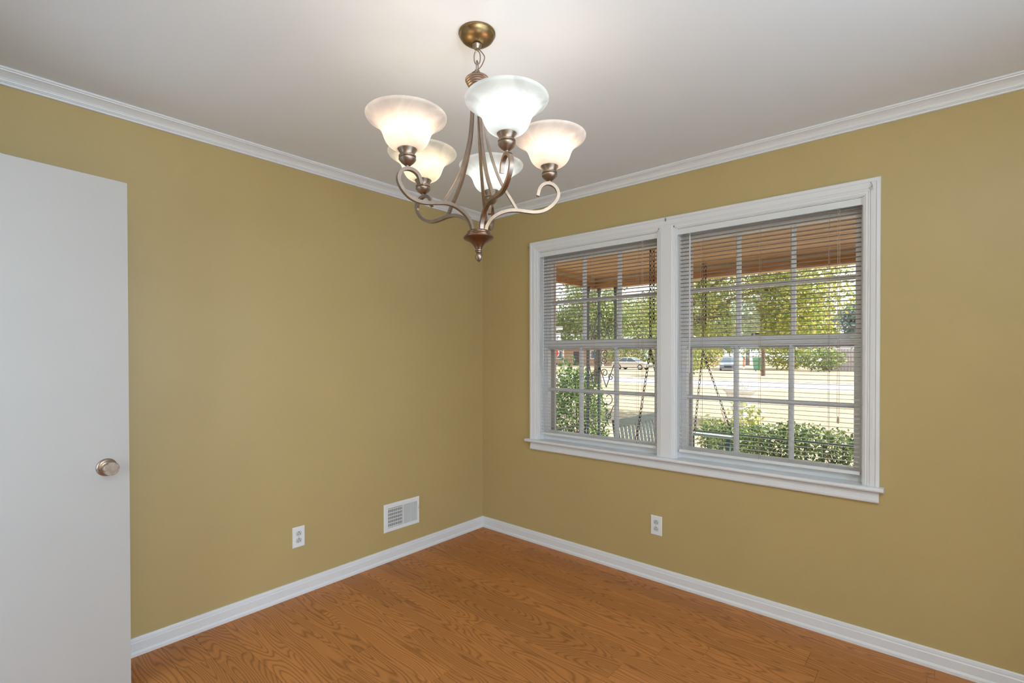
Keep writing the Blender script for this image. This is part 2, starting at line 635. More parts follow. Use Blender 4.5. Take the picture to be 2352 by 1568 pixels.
# floor: boards laid parallel to the window wall
floor = tag(MB().box(-0.02, RX + 0.02, RY - 0.15, 0.02, -0.1, -0.014).build('floor', 'subfloor'), 'reddish brown oak plank floor', kind='structure')
PW = 0.128
rows = []
y = 0.0
edges = [0.0, -0.094]
while edges[-1] > RY:
    edges.append(max(edges[-1] - PW, RY))
fixed = {0: [1.22, 2.719], 1: [0.55, 1.868], 2: [1.05, 2.292], 4: [0.72, 1.935], 6: [0.5, 1.622]}
for i in range(len(edges) - 1):
    y1, y0 = edges[i], edges[i + 1]
    if y1 - y0 < 0.02:
        continue
    cuts = [0.0]
    if i in fixed:
        cuts += fixed[i]
    else:
        cuts.append(random.uniform(0.25, 1.1))
    while cuts[-1] < RX - 0.35:
        cuts.append(cuts[-1] + random.uniform(0.75, 1.25))
    cuts = [c for c in cuts if c < RX - 0.2] + [RX]
    g = 0.0003
    for a, b_ in zip(cuts[:-1], cuts[1:]):
        me = MB().cbox(g, b_ - a - g, g, y1 - y0 - g, 0, 0.014, 0.0007).mesh('plank')
        o = link('plank', me, 'oak_floor')
        o.parent = floor
        o.location = (a, y0, -0.014)

# crown moulding and baseboards, mitred in the corners
CR = [(0.0, 0.0), (0.058, 0.0), (0.058, 0.0075), (0.0535, 0.009), (0.0525, 0.0125), (0.044, 0.016), (0.034, 0.0225), (0.0265, 0.030),
      (0.0225, 0.037), (0.0215, 0.0405), (0.0175, 0.0412), (0.0175, 0.0445), (0.0135, 0.0455), (0.0125, 0.0535), (0.0, 0.0539)]
BB = [(0.0, 0.080), (0.006, 0.080), (0.0085, 0.077), (0.0105, 0.068), (0.0105, 0.061), (0.0135, 0.057), (0.0135, 0.0215), (0.0165, 0.019),
      (0.0195, 0.013), (0.020, 0.0), (0.0, 0.0)]


def run(prof, kind):
    def zz(h):
        return H - h if kind == 'crown' else h
    L_ = MB().sweep(prof, lambda d, h, t: (d, -d if t == 0 else RY + d, zz(h)), 0, 1)
    B_ = MB().sweep(prof, lambda d, h, t: (d if t == 0 else RX - d, -d, zz(h)), 0, 1)
    return L_, B_


l_, b_ = run(CR, 'crown')
tag(l_.build('trim_1', 'trim_paint'), 'white crown moulding along the wall with the register', kind='structure')
tag(b_.build('trim_2', 'trim_paint'), 'white crown moulding above the double window', kind='structure')
r_ = MB().sweep(CR, lambda d, h, t: (RX - d, -d if t == 0 else RY + d, H - h), 0, 1)
tag(r_.build('trim_3', 'trim_paint'), 'white crown moulding over the wide opening', kind='structure')
r_ = MB().sweep(CR, lambda d, h, t: (d if t == 0 else RX - d, RY + d, H - h), 0, 1)
tag(r_.build('trim_4', 'trim_paint'), 'white crown moulding over the doorway', kind='structure')
l_, b_ = run(BB, 'base')
tag(l_.build('baseboard_left', 'trim_paint'), 'white baseboard under the register and outlet', kind='structure')
tag(b_.build('baseboard_back', 'trim_paint'), 'white baseboard under the double window', kind='structure')

# ------------------------------------------------------------------ window casing
cas = thing('trim_5', (1.507, 0, 0.67), 'white moulded casing, stool and apron around the double window', None, kind='structure')
CX0, CX1, CZ1 = 0.490, 2.523, 2.150
# casing profile: (distance from the outer edge, thickness)
CP = [(0, 0), (0, 0.017), (0.003, 0.020), (0.016, 0.0205), (0.020, 0.0175), (0.030, 0.0170), (0.042, 0.0155), (0.047, 0.0125), (0.052, 0.0125),
      (0.056, 0.0105), (0.0655, 0.0105), (0.068, 0.008), (0.072, 0.008), (0.072, 0)]
zb = 0.745
wl = OPEN[0][0] - CX0
sc = wl / 0.072
MB().sweep(CP, lambda d, t, e: (CX0 + d * sc, -t, zb if e == 0 else CZ1 - d), 0, 1).build('side_casing', 'trim_paint', cas)
wr = CX1 - OPEN[1][1]
MB().sweep(CP, lambda d, t, e: (CX1 - d * wr / 0.072, -t, zb if e == 0 else CZ1 - d), 0, 1).build('side_casing', 'trim_paint', cas)
MB().sweep(CP, lambda d, t, e: (CX0 + d * sc if e == 0 else CX1 - d * wr / 0.072, -t, CZ1 - d), 0, 1).build('head_casing', 'trim_paint', cas)
mw = OPEN[1][0] - OPEN[0][1]
MP = [(0, 0), (0, 0.008), (0.004, 0.008), (0.0065, 0.0105), (0.012, 0.0105), (0.0145, 0.0125), (0.019, 0.0125), (0.023, 0.0145),
      (mw - 0.023, 0.0145), (mw - 0.019, 0.0125), (mw - 0.0145, 0.0125), (mw - 0.012, 0.0105), (mw - 0.0065, 0.0105), (mw - 0.004, 0.008), (mw, 0.008), (mw, 0)]
MB().sweep(MP, lambda d, t, e: (OPEN[0][1] + d, -t, zb if e == 0 else Z1 + 0.016), 0, 1).build('mullion_casing', 'trim_paint', cas)
SP = [(0.04, 0.745), (-0.034, 0.745), (-0.040, 0.7435), (-0.044, 0.739), (-0.045, 0.7345), (-0.044, 0.730), (-0.040, 0.7255), (-0.034, 0.724), (0.04, 0.724)]
stl = MB()
stl.sweep([p for p in SP if p[0] < 0.03] + [], lambda yv, z, e: (0.4615 if e == 0 else 2.5405, min(yv, 0.0), z), 0, 1)
stl.sweep([(-0.045, 0.7345), (-0.034, 0.745), (-0.0005, 0.745), (-0.0005, 0.724), (-0.034, 0.724)], lambda yv, z, e: (0.4615 if e == 0 else 2.5405, yv, z), 0, 1)
for a, b_ in OPEN:
    stl.box(a + 0.0005, b_ - 0.0005, -0.0005, 0.15, 0.7355, 0.745)
stl.build('stool', 'trim_paint', cas)
AP = [(0.0, 0), (0.0, 0.0175), (0.006, 0.0205), (0.013, 0.0205), (0.0155, 0.0185), (0.023, 0.0180), (0.025, 0.0165), (0.034, 0.0155), (0.0365, 0.0135),
      (0.044, 0.0125), (0.046, 0.0105), (0.052, 0.0105), (0.052, 0)]
MB().sweep(AP, lambda d, t, e: (0.494 + 0.10 * max(0, 0.03 - d) * 0 if e == 0 else 2.521, -t, 0.672 + d), 0, 1).build('apron', 'trim_paint', cas)

# ------------------------------------------------------------------ the two double-hung windows
SW = 0.043


def make_window(n, a, b_, label):
    root = thing('window_%d' % n, ((a + b_) / 2, 0.08, 0.745), label, None, kind='structure')
    j = MB()
    j.box(a, a + 0.006, 0.0, 0.15, Z0 + 0.0105, Z1).box(b_ - 0.006, b_, 0.0, 0.15, Z0 + 0.0105, Z1).box(a + 0.006, b_ - 0.006, 0.0, 0.15, Z1 - 0.006, Z1)
    # parting stops
    for x0, x1 in ((a + 0.006, a + 0.014), (b_ - 0.014, b_ - 0.006)):
        j.box(x0, x1, 0.038, 0.0485, 0.7455, Z1 - 0.006).box(x0, x1, 0.0855, 0.0895, 0.7455, Z1 - 0.006)
    j.build('jamb', 'trim_paint', root)
    L0, L1 = a + 0.008, b_ - 0.008
    gx0, gx1 = a + SW, b_ - SW

    def sash(name, y0, y1, z0, z1, gz0, gz1, hm):
        s = MB()
        s.box(L0, gx0, y0, y1, z0, z1).box(gx1, L1, y0, y1, z0, z1)
        s.box(gx0, gx1, y0, y1, z0, gz0).box(gx0, gx1, y0, y1, gz1, z1)
        so = s.build(name, 'trim_paint', root)
        wd = (gx1 - gx0) / 3
        hw = 0.0115
        mp = [(-hw, 0.010), (-hw * 0.45, 0.0), (hw * 0.45, 0.0), (hw, 0.010), (hw, y1 - y0 - 0.004), (-hw, y1 - y0 - 0.004)]
        for k in (1, 2):
            xc = gx0 + wd * k
            for za, zc in ((gz0, hm - hw), (hm + hw, gz1)):
                MB().sweep(mp, lambda d, t, e: (xc + d, y0 + 0.001 + t, za if e == 0 else zc), 0, 1).build('muntin', 'trim_paint', so)
        MB().sweep(mp, lambda d, t, e: (gx0 if e == 0 else gx1, y0 + 0.001 + t, hm + d), 0, 1).build('muntin', 'trim_paint', so)
        yg = y0 + 0.020
        for k in range(3):
            for za, zc in ((gz0, hm), (hm, gz1)):
                x0 = gx0 + wd * k + (hw * 0.8 if k else 0)
                x1 = gx0 + wd * (k + 1) - (hw * 0.8 if k < 2 else 0)
                MB().box(x0, x1, yg, yg + 0.002, za + (hw * 0.8 if za == hm else 0), zc - (hw * 0.8 if zc == hm else 0)).build('pane', 'window_glass', so)
        return so

    sash('upper_sash', 0.0900, 0.1230, 1.385, 2.072, 1.432, 2.0135, 1.7235)
    lo = sash('lower_sash', 0.0490, 0.0850, 0.7455, 1.446, 0.808, 1.395, 1.102)
    # sash lock on the meeting rail
    lk = MB()
    xc = (a + b_) / 2 - 0.045
    lk.box(xc - 0.028, xc + 0.028, 0.055, 0.080, 1.4462, 1.450)
    lk.lathe([(0.0, 0.013), (0.011, 0.012), (0.013, 0.004), (0.013, 0.0)], 12, (xc, 0.0675, 1.450))
    lk.tube([(xc, 0.066, 1.456), (xc + 0.02, 0.061, 1.459), (xc + 0.035, 0.058, 1.457)], [0.005, 0.0045, 0.004], 8)
    lk.build('sash_lock', 'screw_steel', root, smooth=True)
    sf = MB()
    y0, y1 = 0.1315, 0.1495
    fw = a + 0.0425, b_ - 0.0425
    sf.box(a + 0.0065, fw[0], y0, y1, 0.746, Z1 - 0.0065).box(fw[1], b_ - 0.0065, y0, y1, 0.746, Z1 - 0.0065)
    sf.box(fw[0], fw[1], y0, y1, 0.746, 0.795).box(fw[0], fw[1], y0, y1, 2.025, Z1 - 0.0065).box(fw[0], fw[1], y0, y1, 1.39, 1.425)
    sf.build('storm_frame', 'storm_frame', root)
    return root


make_window(1, *OPEN[0], 'white double-hung six-over-six window beside the room corner')
make_window(2, *OPEN[1], 'white double-hung six-over-six window farther from the room corner')

# ------------------------------------------------------------------ mini blinds
PITCH = 0.0224
TILT = math.radians(4.5)


def slat_mesh(length):
    b = MB()
    w, crown, th = 0.0250, 0.0020, 0.0006
    top, bot = [], []
    K = 5
    for i in range(K):
        u = -w / 2 + w * i / (K - 1)
        h = crown * (1 - (2 * u / w) ** 2)
        top.append((u, h + th))
        bot.append((u, h))

    def rot(u, h):
        # u: towards outside (+y); the room-side edge sits a little higher
        return u * math.cos(TILT) + h * math.sin(TILT), -u * math.sin(TILT) + h * math.cos(TILT)
    V, F, M = [], [], []
    for x in (0, length):
        for p in top:
            yy, zz = rot(*p)
            V.append((x, yy, zz))
        for p in bot:
            yy, zz = rot(*p)
            V.append((x, yy, zz))
    n = 2 * K
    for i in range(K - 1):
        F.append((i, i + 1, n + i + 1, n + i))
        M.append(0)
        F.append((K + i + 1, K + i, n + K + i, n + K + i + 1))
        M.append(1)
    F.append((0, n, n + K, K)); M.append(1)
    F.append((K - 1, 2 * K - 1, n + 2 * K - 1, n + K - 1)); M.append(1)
    b.v, b.f, b.m = V, F, M
    return b.mesh('slat')


SL = slat_mesh(OPEN[0][1] - OPEN[0][0] - 0.030)
NS = 55
BY = 0.0225


def make_blind(a, b_, label, cords, wand):
    root = thing('window_blind', ((a + b_) / 2, BY, 0.747), label, 'window blind', 'mini blinds in the double window')
    MB().box(a + 0.009, b_ - 0.009, 0.006, 0.036, 2.044, 2.071).box(a + 0.009, b_ - 0.009, 0.0045, 0.006, 2.041, 2.073).build('head_rail', 'blind_white', root)
    for x in (a + 0.0065, b_ - 0.0065):
        MB().box(x - 0.0025, x + 0.0025, 0.0025, 0.0365, 2.036, 2.0735).build('bracket', 'blind_white', root)
    z = 2.0285
    for i in range(NS):
        zz = z - PITCH * i
        o = link('slat', SL, ['slat_top', 'slat_under_shaded'])
        o.parent = root
        o.location = (a + 0.015 - root.location.x, 0, zz - root.location.z)
    zl = z - PITCH * (NS - 1)
    MB().box(a + 0.014, b_ - 0.014, 0.011, 0.034, zl - 0.035, zl - 0.020).build('bottom_rail', 'blind_white', root)
    for x in cords:
        c = MB()
        for yy in (0.0085, 0.0365):
            c.tube([(x, yy, 2.044), (x, yy, zl - 0.022)], 0.0006, 4)
        c.tube([(x + 0.004, BY, 2.044), (x + 0.004, BY, zl - 0.022)], 0.0005, 4)
        c.build('ladder_cord', 'ladder_cord', root)
    c = MB()
    c.tube([(wand, 0.002, 2.048), (wand, -0.004, 2.038), (wand, -0.006, 2.02)], 0.0016, 6)
    c.tube([(wand, -0.006, 2.022), (wand, -0.0075, 1.55), (wand, -0.008, 1.245)], 0.0042, 6)
    c.build('tilt_wand', 'storm_frame', root)
    lc = MB()
    lx = b_ - 0.10
    for k in (-0.004, 0.004):
        lc.tube([(lx + k, 0.003, 2.044), (lx + k, 0.0025, 1.05)], 0.0009, 5)
    lc.lathe([(0.0, 0.0), (0.005, 0.004), (0.0055, 0.02), (0.002, 0.034), (0, 0.035)], 8, (lx, 0.0025, 1.018))
    lc.build('lift_cord', 'ladder_cord', root)
    return root


make_blind(*OPEN[0], 'lowered mini blind with open slats in the window beside the room corner', [0.70, 0.995, 1.313], 0.606)
make_blind(*OPEN[1], 'lowered mini blind with open slats in the window farther from the room corner', [1.708, 2.011, 2.319], 1.650)

# little curtain hooks left on the casing
for (x, z, lab) in ((0.486, 2.128, 'tiny bent curtain hook left on the casing near the room corner'),
                    (1.512, 2.147, 'tiny bent curtain hook left on the casing above the mullion'),
                    (2.490, 2.118, 'tiny bent curtain hook left on the casing far from the room corner')):
    h = MB().tube([(x, -0.0205, z - 0.012), (x + 0.001, -0.024, z - 0.010), (x + 0.003, -0.030, z - 0.004), (x - 0.001, -0.033, z + 0.006), (x - 0.004, -0.030, z + 0.010)], 0.0014, 6)
    h.box(x - 0.004, x + 0.004, -0.0222, -0.0202, z - 0.022, z - 0.006)
    tag(h.build('curtain_hook', 'screw_steel'), lab, 'hook', 'curtain hooks on the window casing')


# ------------------------------------------------------------------ outlets
def make_outlet(P, label):
    """P(u, v, d): u across, v up, d out of the wall"""
    root = thing('wall_outlet', P(0, 0, 0), label, 'outlet', 'wall outlets')
    plate = MB()
    w, h = 0.035, 0.0575

    def ring(x, yv, d):
        return [P(-x, -yv, d), P(x, -yv, d), P(x, yv, d), P(-x, yv, d)]
    V = ring(w, h, 0) + ring(w, h, 0.003) + ring(w - 0.003, h - 0.003, 0.0058)
    F = [(8, 9, 10, 11)]
    for i in range(4):
        j = (i + 1) % 4
        F += [(i, j, j + 4, i + 4), (i + 4, j + 4, j + 8, i + 8)]
    plate.add(V, F)
    plate.build('cover_plate', 'plastic_white', root)
    for s in (-1, 1):
        cv = s * 0.0195
        rc = MB()
        pts = []
        for k in range(28):
            a = 2 * math.pi * k / 28
            pts.append((0.0168 * math.cos(a), max(-0.0138, min(0.0138, 0.0168 * math.sin(a)))))
        V = [P(u, cv + v, 0.0058) for u, v in pts] + [P(u * 0.96, cv + v * 0.96, 0.0072) for u, v in pts]
        n = len(pts)
        rc.add(V, [(i, (i + 1) % n, n + (i + 1) % n, n + i) for i in range(n)] + [tuple(range(n, 2 * n))])
        ro = rc.build('receptacle', 'receptacle_grey', root)

        def bx(u0, u1, v0, v1):
            return [P(u0, v0, 0.0071), P(u1, v0, 0.0071), P(u1, v1, 0.0071), P(u0, v1, 0.0071), P(u0, v0, 0.0075), P(u1, v0, 0.0075), P(u1, v1, 0.0075), P(u0, v1, 0.0075)]
        for u0, u1, v0, v1 in ((-0.0075, -0.0052, -0.007, 0.0015), (0.0052, 0.0075, -0.006, 0.0015)):
            MB().add(bx(u0, u1, cv + v0, cv + v1), [(4, 5, 6, 7), (0, 1, 5, 4), (1, 2, 6, 5), (2, 3, 7, 6), (3, 0, 4, 7)]).build('slot', 'slot_dark', ro)
        g = [(0.0026 * math.cos(2 * math.pi * k / 10), 0.0026 * math.sin(2 * math.pi * k / 10)) for k in range(10)]
        MB().add([P(u, cv + 0.0088 + v, 0.0071) for u, v in g] + [P(u, cv + 0.0088 + v, 0.0075) for u, v in g],
                 [tuple(range(10, 20))] + [(i, (i + 1) % 10, 10 + (i + 1) % 10, 10 + i) for i in range(10)]).build('ground_hole', 'slot_dark', ro)
    g = [(0.0028 * math.cos(2 * math.pi * k / 12), 0.0028 * math.sin(2 * math.pi * k / 12)) for k in range(12)]
    MB().add([P(u, v, 0.0055) for u, v in g] + [P(u * 0.8, v * 0.8, 0.0068) for u, v in g],
             [tuple(range(12, 24))] + [(i, (i + 1) % 12, 12 + (i + 1) % 12, 12 + i) for i in range(12)]).build('screw', 'screw_steel', root)


make_outlet(lambda u, v, d: (d, -1.484 + u, 0.325 + v), 'white duplex outlet on the wall beside the register')
make_outlet(lambda u, v, d: (1.4495 + u, -d, 0.3285 + v), 'white duplex outlet on the wall under the window')

# ------------------------------------------------------------------ wall register
rg = thing('wall_register', (0, -0.776, 0.2800), 'white metal wall register above the baseboard near the corner', 'vent')
ry0, ry1, rz0, rz1 = -0.919, -0.632, 0.1875, 0.3725
iy0, iy1, iz0, iz1 = -0.892, -0.655, 0.215, 0.345


def frame_ring(b, y0, y1, z0, z1, d0, Y0, Y1, z2, z3, d1):
    V = [(d0, y0, z0), (d0, y1, z0), (d0, y1, z1), (d0, y0, z1), (d1, Y0, z2), (d1, Y1, z2), (d1, Y1, z3), (d1, Y0, z3)]
    b.add(V, [(i, (i + 1) % 4, 4 + (i + 1) % 4, 4 + i) for i in range(4)])


fr = MB()
frame_ring(fr, ry0, ry1, rz0, rz1, 0.0, ry0, ry1, rz0, rz1, 0.003)
frame_ring(fr, ry0, ry1, rz0, rz1, 0.003, ry0 + 0.006, ry1 - 0.006, rz0 + 0.006, rz1 - 0.006, 0.009)
frame_ring(fr, ry0 + 0.006, ry1 - 0.006, rz0 + 0.006, rz1 - 0.006, 0.009, iy0, iy1, iz0, iz1, 0.0085)
frame_ring(fr, iy0, iy1, iz0, iz1, 0.0085, iy0, iy1, iz0, iz1, 0.001)
fr.box(0.001, 0.0085, -0.7755, -0.7685, iz0, iz1)
fr.build('register_frame', 'plastic_white', rg)
MB().box(0.0004, 0.0012, iy0, -0.7755, iz0, iz1).build('duct_opening', 'duct_dark', rg)
MB().box(0.0004, 0.0040, -0.7685, iy1, iz0, iz1).build('closed_damper', 'receptacle_grey', rg)
fin = MB().box(0.0058, 0.0080, -0.0013, 0.0013, iz0, iz1).mesh('fin')
nf = 15
for i in range(nf):
    o = link('fin', fin, 'plastic_white')
    o.parent = rg
    o.location = (0, iy0 + (i + 0.5) * (-0.7755 - iy0) / nf + 0.776, -0.2800)
    o = link('fin', fin, 'plastic_white')
    o.parent = rg
    o.location = (0, -0.7685 + (i + 0.5) * (iy1 + 0.7685) / nf + 0.776, -0.2800)
for k in range(6):
    zz = iz0 + 0.004 + k * 0.0228
    MB().box(0.0040, 0.0057, iy0, -0.7755, zz, zz + 0.0055).build('cross_bar', 'plastic_white', rg)
MB().box(0.0085, 0.0125, -0.6475, -0.6440, 0.292, 0.302).box(0.0084, 0.0088, -0.6472, -0.6443, 0.270, 0.318).build('damper_lever', 'receptacle_grey', rg)
for yy in (ry0 + 0.013, ry1 - 0.013):
    MB().lathe([(0.0032, 0.0), (0.0028, 0.0012), (0, 0.0014)], 10, (0.0088, yy, 0.2800), Matrix(((0, 0, 1), (0, 1, 0), (-1, 0, 0)))).build('screw', 'plastic_white', rg)

# ------------------------------------------------------------------ white door, swung open towards the wall
dd = Vector((0.129, -0.992, 0)).normalized()
dn = Vector((0.992, 0.129, 0)).normalized()
D0 = Vector((0.296, -2.31, 0))
DW, DT = 0.762, 0.035
hinge = D0 + dd * DW
door = thing('door_1', (hinge.x, hinge.y, 0.0), 'flat white slab door standing open against the khaki wall', None, kind='structure')


def DP(s, t, z):
    p = D0 + dd * s - dn * t
    return (p.x, p.y, z)


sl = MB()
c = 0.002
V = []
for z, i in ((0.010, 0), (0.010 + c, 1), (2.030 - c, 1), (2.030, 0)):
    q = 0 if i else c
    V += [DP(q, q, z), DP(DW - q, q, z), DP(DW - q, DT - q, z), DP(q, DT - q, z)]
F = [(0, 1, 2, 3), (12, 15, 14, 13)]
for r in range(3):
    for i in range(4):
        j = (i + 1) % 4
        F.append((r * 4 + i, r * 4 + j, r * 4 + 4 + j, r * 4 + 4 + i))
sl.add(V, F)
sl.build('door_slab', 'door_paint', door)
kM = Matrix((dd, Vector((0, 0, 1)).cross(dn), dn)).transposed()
kM = Matrix((Vector((0, 0, 1)).cross(dn), Vector((0, 0, 1)), dn)).transposed()
for side in (1, -1):
    base = D0 + dd * 0.074 + Vector((0, 0, 0.917))
    M = kM.copy()
    if side < 0:
        base = base - dn * DT
        M = Matrix((-Vector((0, 0, 1)).cross(dn), Vector((0, 0, 1)), -dn)).transposed()
    kb = MB()
    kb.lathe([(0.0335, 0.0), (0.0335, 0.003), (0.031, 0.0065), (0.024, 0.009), (0.0225, 0.012), (0.017, 0.014), (0.0165, 0.020), (0.019, 0.023)], 28, base, M)
    ko = kb.build('door_knob', 'knob_metal', door, smooth=True)
    # scalloped grip with flat face
    V, F = [], []
    prof = [(0.017, 0.022), (0.0215, 0.027), (0.0250, 0.036), (0.0262, 0.045), (0.0258, 0.050), (0.0240, 0.0525)]
    n = 70
    for r, h in prof:
        for k in range(n):
            a = 2 * math.pi * k / n
            g = abs(math.sin(a * 2.5 + 0.9))
            dent = 1 - 0.16 * max(0, 1 - g / 0.35)
            V.append(base + M @ Vector((r * dent * math.cos(a), r * dent * math.sin(a), h)))
    for i in range(len(prof) - 1):
        for k in range(n):
            l = (k + 1) % n
            F.append((i * n + k, i * n + l, (i + 1) * n + l, (i + 1) * n + k))
    F.append(tuple((len(prof) - 1) * n + k for k in range(n)))
    g = MB()
    g.add(V, F)
    g.build('knob_grip', 'knob_metal', ko, smooth=True)
lp = MB()
V = [DP(-0.0015, 0.006, 0.885), DP(-0.0015, 0.029, 0.885), DP(-0.0015, 0.029, 0.945), DP(-0.0015, 0.006, 0.945)]
V += [DP(0.001, 0.006, 0.885), DP(0.001, 0.029, 0.885), DP(0.001, 0.029, 0.945), DP(0.001, 0.006, 0.945)]
lp.add(V, [(0, 1, 2, 3), (0, 4, 5, 1), (1, 5, 6, 2), (2, 6, 7, 3), (3, 7, 4, 0)])
lp.build('latch_plate', 'knob_metal', door)
for z in (0.25, 1.02, 1.80):
    MB().lathe([(0.006, -0.045), (0.006, 0.045)], 10, DP(DW + 0.003, -0.004, z)).build('hinge', 'knob_metal', door)
# door frame in the wall behind the camera
df = MB()
df.box(DX0, DX0 + 0.018, RY - 0.15, RY, 0, 2.06).box(DX1 - 0.018, DX1, RY - 0.15, RY, 0, 2.06).box(DX0 + 0.018, DX1 - 0.018, RY - 0.15, RY, 2.042, 2.06)
df.box(DX0 - 0.055, DX0 - 0.004, RY, RY + 0.012, 0, 2.12).box(DX1 - 0.005, DX1 + 0.06, RY, RY + 0.016, 0, 2.12).box(DX0 - 0.004, DX1 - 0.005, RY, RY + 0.016, 2.05, 2.12)
tag(df.build('trim_6', 'trim_paint'), 'white door frame of the open slab door', kind='structure')

# ------------------------------------------------------------------ chandelier
PIV = Vector((1.5383, -1.5956, 2.42))
tx, ty = -0.0144, -0.0239
RT = Matrix.Rotation(ty, 3, 'Y') @ Matrix.Rotation(tx, 3, 'X')


def T(x, yv, z):
    return PIV + RT @ Vector((x, yv, z - 2.42))


ch = thing('chandelier', (PIV.x, PIV.y, 2.44), 'five-light bronze chandelier with upturned alabaster glass bell shades', 'chandelier')
MB().lathe([(0.0, 2.4015), (0.012, 2.402), (0.028, 2.405), (0.044, 2.4115), (0.0545, 2.4200), (0.0595, 2.4285), (0.0605, 2.4325), (0.0625, 2.434), (0.0625, 2.4395)], 40,
           (PIV.x, PIV.y, 0)).build('canopy', 'brass_antique', ch, smooth=True)
cc = MB()
cc.lathe([(0.006, 2.384), (0.0095, 2.386), (0.011, 2.391), (0.015, 2.395), (0.0155, 2.4005), (0.013, 2.4025)], 20, (PIV.x, PIV.y, 0))
cc.build('canopy_nipple', 'bronze', ch, smooth=True)


def link_ring(cx, cy, cz, w, h, ang, rad, name):
    pts = []
    for k in range(24):
        a = 2 * math.pi * k / 24
        u = w / 2 * math.cos(a)
        v = h / 2 * (abs(math.sin(a)) ** 0.75) * (1 if math.sin(a) >= 0 else -1)
        pts.append((cx + u * math.cos(ang), cy + u * math.sin(ang), cz + v))
    return MB().tube(pts, rad, 8, closed=True).build(name, 'bronze', ch, smooth=True)


av = math.radians(41)
link_ring(*T(0, 0, 2.356), 0.021, 0.046, av, 0.0019, 'chain_link')
link_ring(*T(0, 0, 2.325), 0.019, 0.040, av + math.radians(75), 0.0019, 'chain_link')
link_ring(*T(0, 0, 2.304), 0.016, 0.022, av + math.radians(20), 0.0022, 'top_loop')
wr_ = [T(0.006, 0.006, 2.384), T(0.018, 0.017, 2.36), T(0.013, 0.012, 2.335), T(0.004, 0.004, 2.318), T(-0.004, -0.003, 2.312)]
wr_ = wr_ + [T(-0.015, -0.012, 2.304), T(-0.022, -0.019, 2.29)]
MB().tube(spline(wr_, 6), 0.0018, 6).build('supply_cord', 'cord_brown', ch, smooth=True)

prof = [(0.0, 2.296), (0.007, 2.296), (0.008, 2.2925), (0.012, 2.290), (0.030, 2.2875), (0.0385, 2.284), (0.0415, 2.2795), (0.0415, 2.2765), (0.0385, 2.2745),
        (0.0385, 2.2705), (0.0355, 2.2685), (0.035, 2.2645), (0.032, 2.2625), (0.0315, 2.2585), (0.028, 2.2565), (0.027, 2.251), (0.0225, 2.248), (0.021, 2.240), (0.0, 2.239)]
MB().lathe([(r, h - 2.42) for r, h in prof], 36, PIV, RT).build('top_cup', 'bronze', ch, smooth=True)
prof = [(0.0, 1.7665), (0.026, 1.7665), (0.035, 1.764), (0.0390, 1.7590), (0.0385, 1.7560), (0.0415, 1.7540), (0.0445, 1.7495), (0.0435, 1.7465), (0.0505, 1.7440), (0.0520, 1.7405), (0.0500, 1.7375),
        (0.0440, 1.7350), (0.0330, 1.7295), (0.0235, 1.7220), (0.0165, 1.7135), (0.0120, 1.7060), (0.0105, 1.702)]
MB().lathe([(r, h - 2.42) for r, h in prof], 40, PIV, RT).build('bottom_bowl', 'bronze_dark', ch, smooth=True)
prof = [(0.0105, 1.702), (0.0125, 1.7005), (0.0125, 1.6975), (0.0095, 1.6965), (0.0115, 1.6945), (0.0115, 1.6925), (0.0075, 1.6905), (0.0100, 1.687), (0.0125, 1.682), (0.0130, 1.677),
        (0.0112, 1.670), (0.0075, 1.6645), (0.003, 1.6612), (0.0, 1.6605)]
MB().lathe([(r, h - 2.42) for r, h in prof], 24, PIV, RT).build('finial', 'bronze', ch, smooth=True)

ARM = [(.0245, 1.764), (.0262, 1.772), (.0295, 1.784), (.044, 1.806), (.069, 1.8235), (.099, 1.834), (.130, 1.8355), (.163, 1.8310), (.193, 1.8280), (.222, 1.8320), (.248, 1.8460), (.267, 1.8660),
       (.2755, 1.888), (.270, 1.909), (.257, 1.9215), (.240, 1.9265), (.2225, 1.9215), (.2105, 1.908), (.2035, 1.884)]
ROD = [(.0185, 2.243), (.0200, 2.20), (.0245, 2.13), (.0320, 2.072), (.0470, 2.012), (.068, 1.951), (.0895, 1.907), (.110, 1.8735), (.130, 1.8385)]
angs = [4.4984, 3.326, 2.1434, 0.7809, -0.43]
dzs = [-0.0091, 0.0001, 0.0003, 0.0032, 0.0055]
drs = [0.0128, -0.004, -0.0014, -0.0026, -0.0047]
BULB = [((1.0, 0.64, 0.43), 1.15), ((1.0, 0.76, 0.45), 1.0), ((0.90, 1.0, 0.97), 1.0), ((1.0, 0.64, 0.43), 1.15), ((0.90, 1.0, 0.99), 1.0)]
BSTR = 23.0
for i in range(5):
    emit_mat('bulb_%d' % i, BULB[i][0], BSTR * BULB[i][1])
SOCK = [(0.0, 1.928), (0.0055, 1.928), (0.0055, 1.9345), (0.010, 1.936), (0.0205, 1.945), (0.0265, 1.9525), (0.0265, 1.956), (0.0235, 1.9585), (0.0265, 1.9615), (0.0265, 1.9645), (0.0215, 1.968),
        (0.0220, 1.972), (0.0265, 1.979), (0.0305, 1.9865), (0.0300, 1.9875), (0.0255, 1.9800), (0.0, 1.9795)]
SHO = [(0.0255, 1.984), (0.038, 1.9865), (0.0515, 1.9935), (0.0620, 2.0045), (0.0685, 2.0180), (0.0735, 2.0320), (0.0800, 2.0450), (0.0890, 2.0560), (0.1010, 2.0660), (0.1125, 2.0735), (0.1205, 2.0790), (0.1240, 2.0850)]
SHI = [(0.1215, 2.0855), (0.1180, 2.0805), (0.1100, 2.0760), (0.0985, 2.0690), (0.0865, 2.0590), (0.0775, 2.0475), (0.0710, 2.0340), (0.0660, 2.0200), (0.0595, 2.0070), (0.0495, 1.9965), (0.037, 1.9895), (0.0255, 1.9870)]
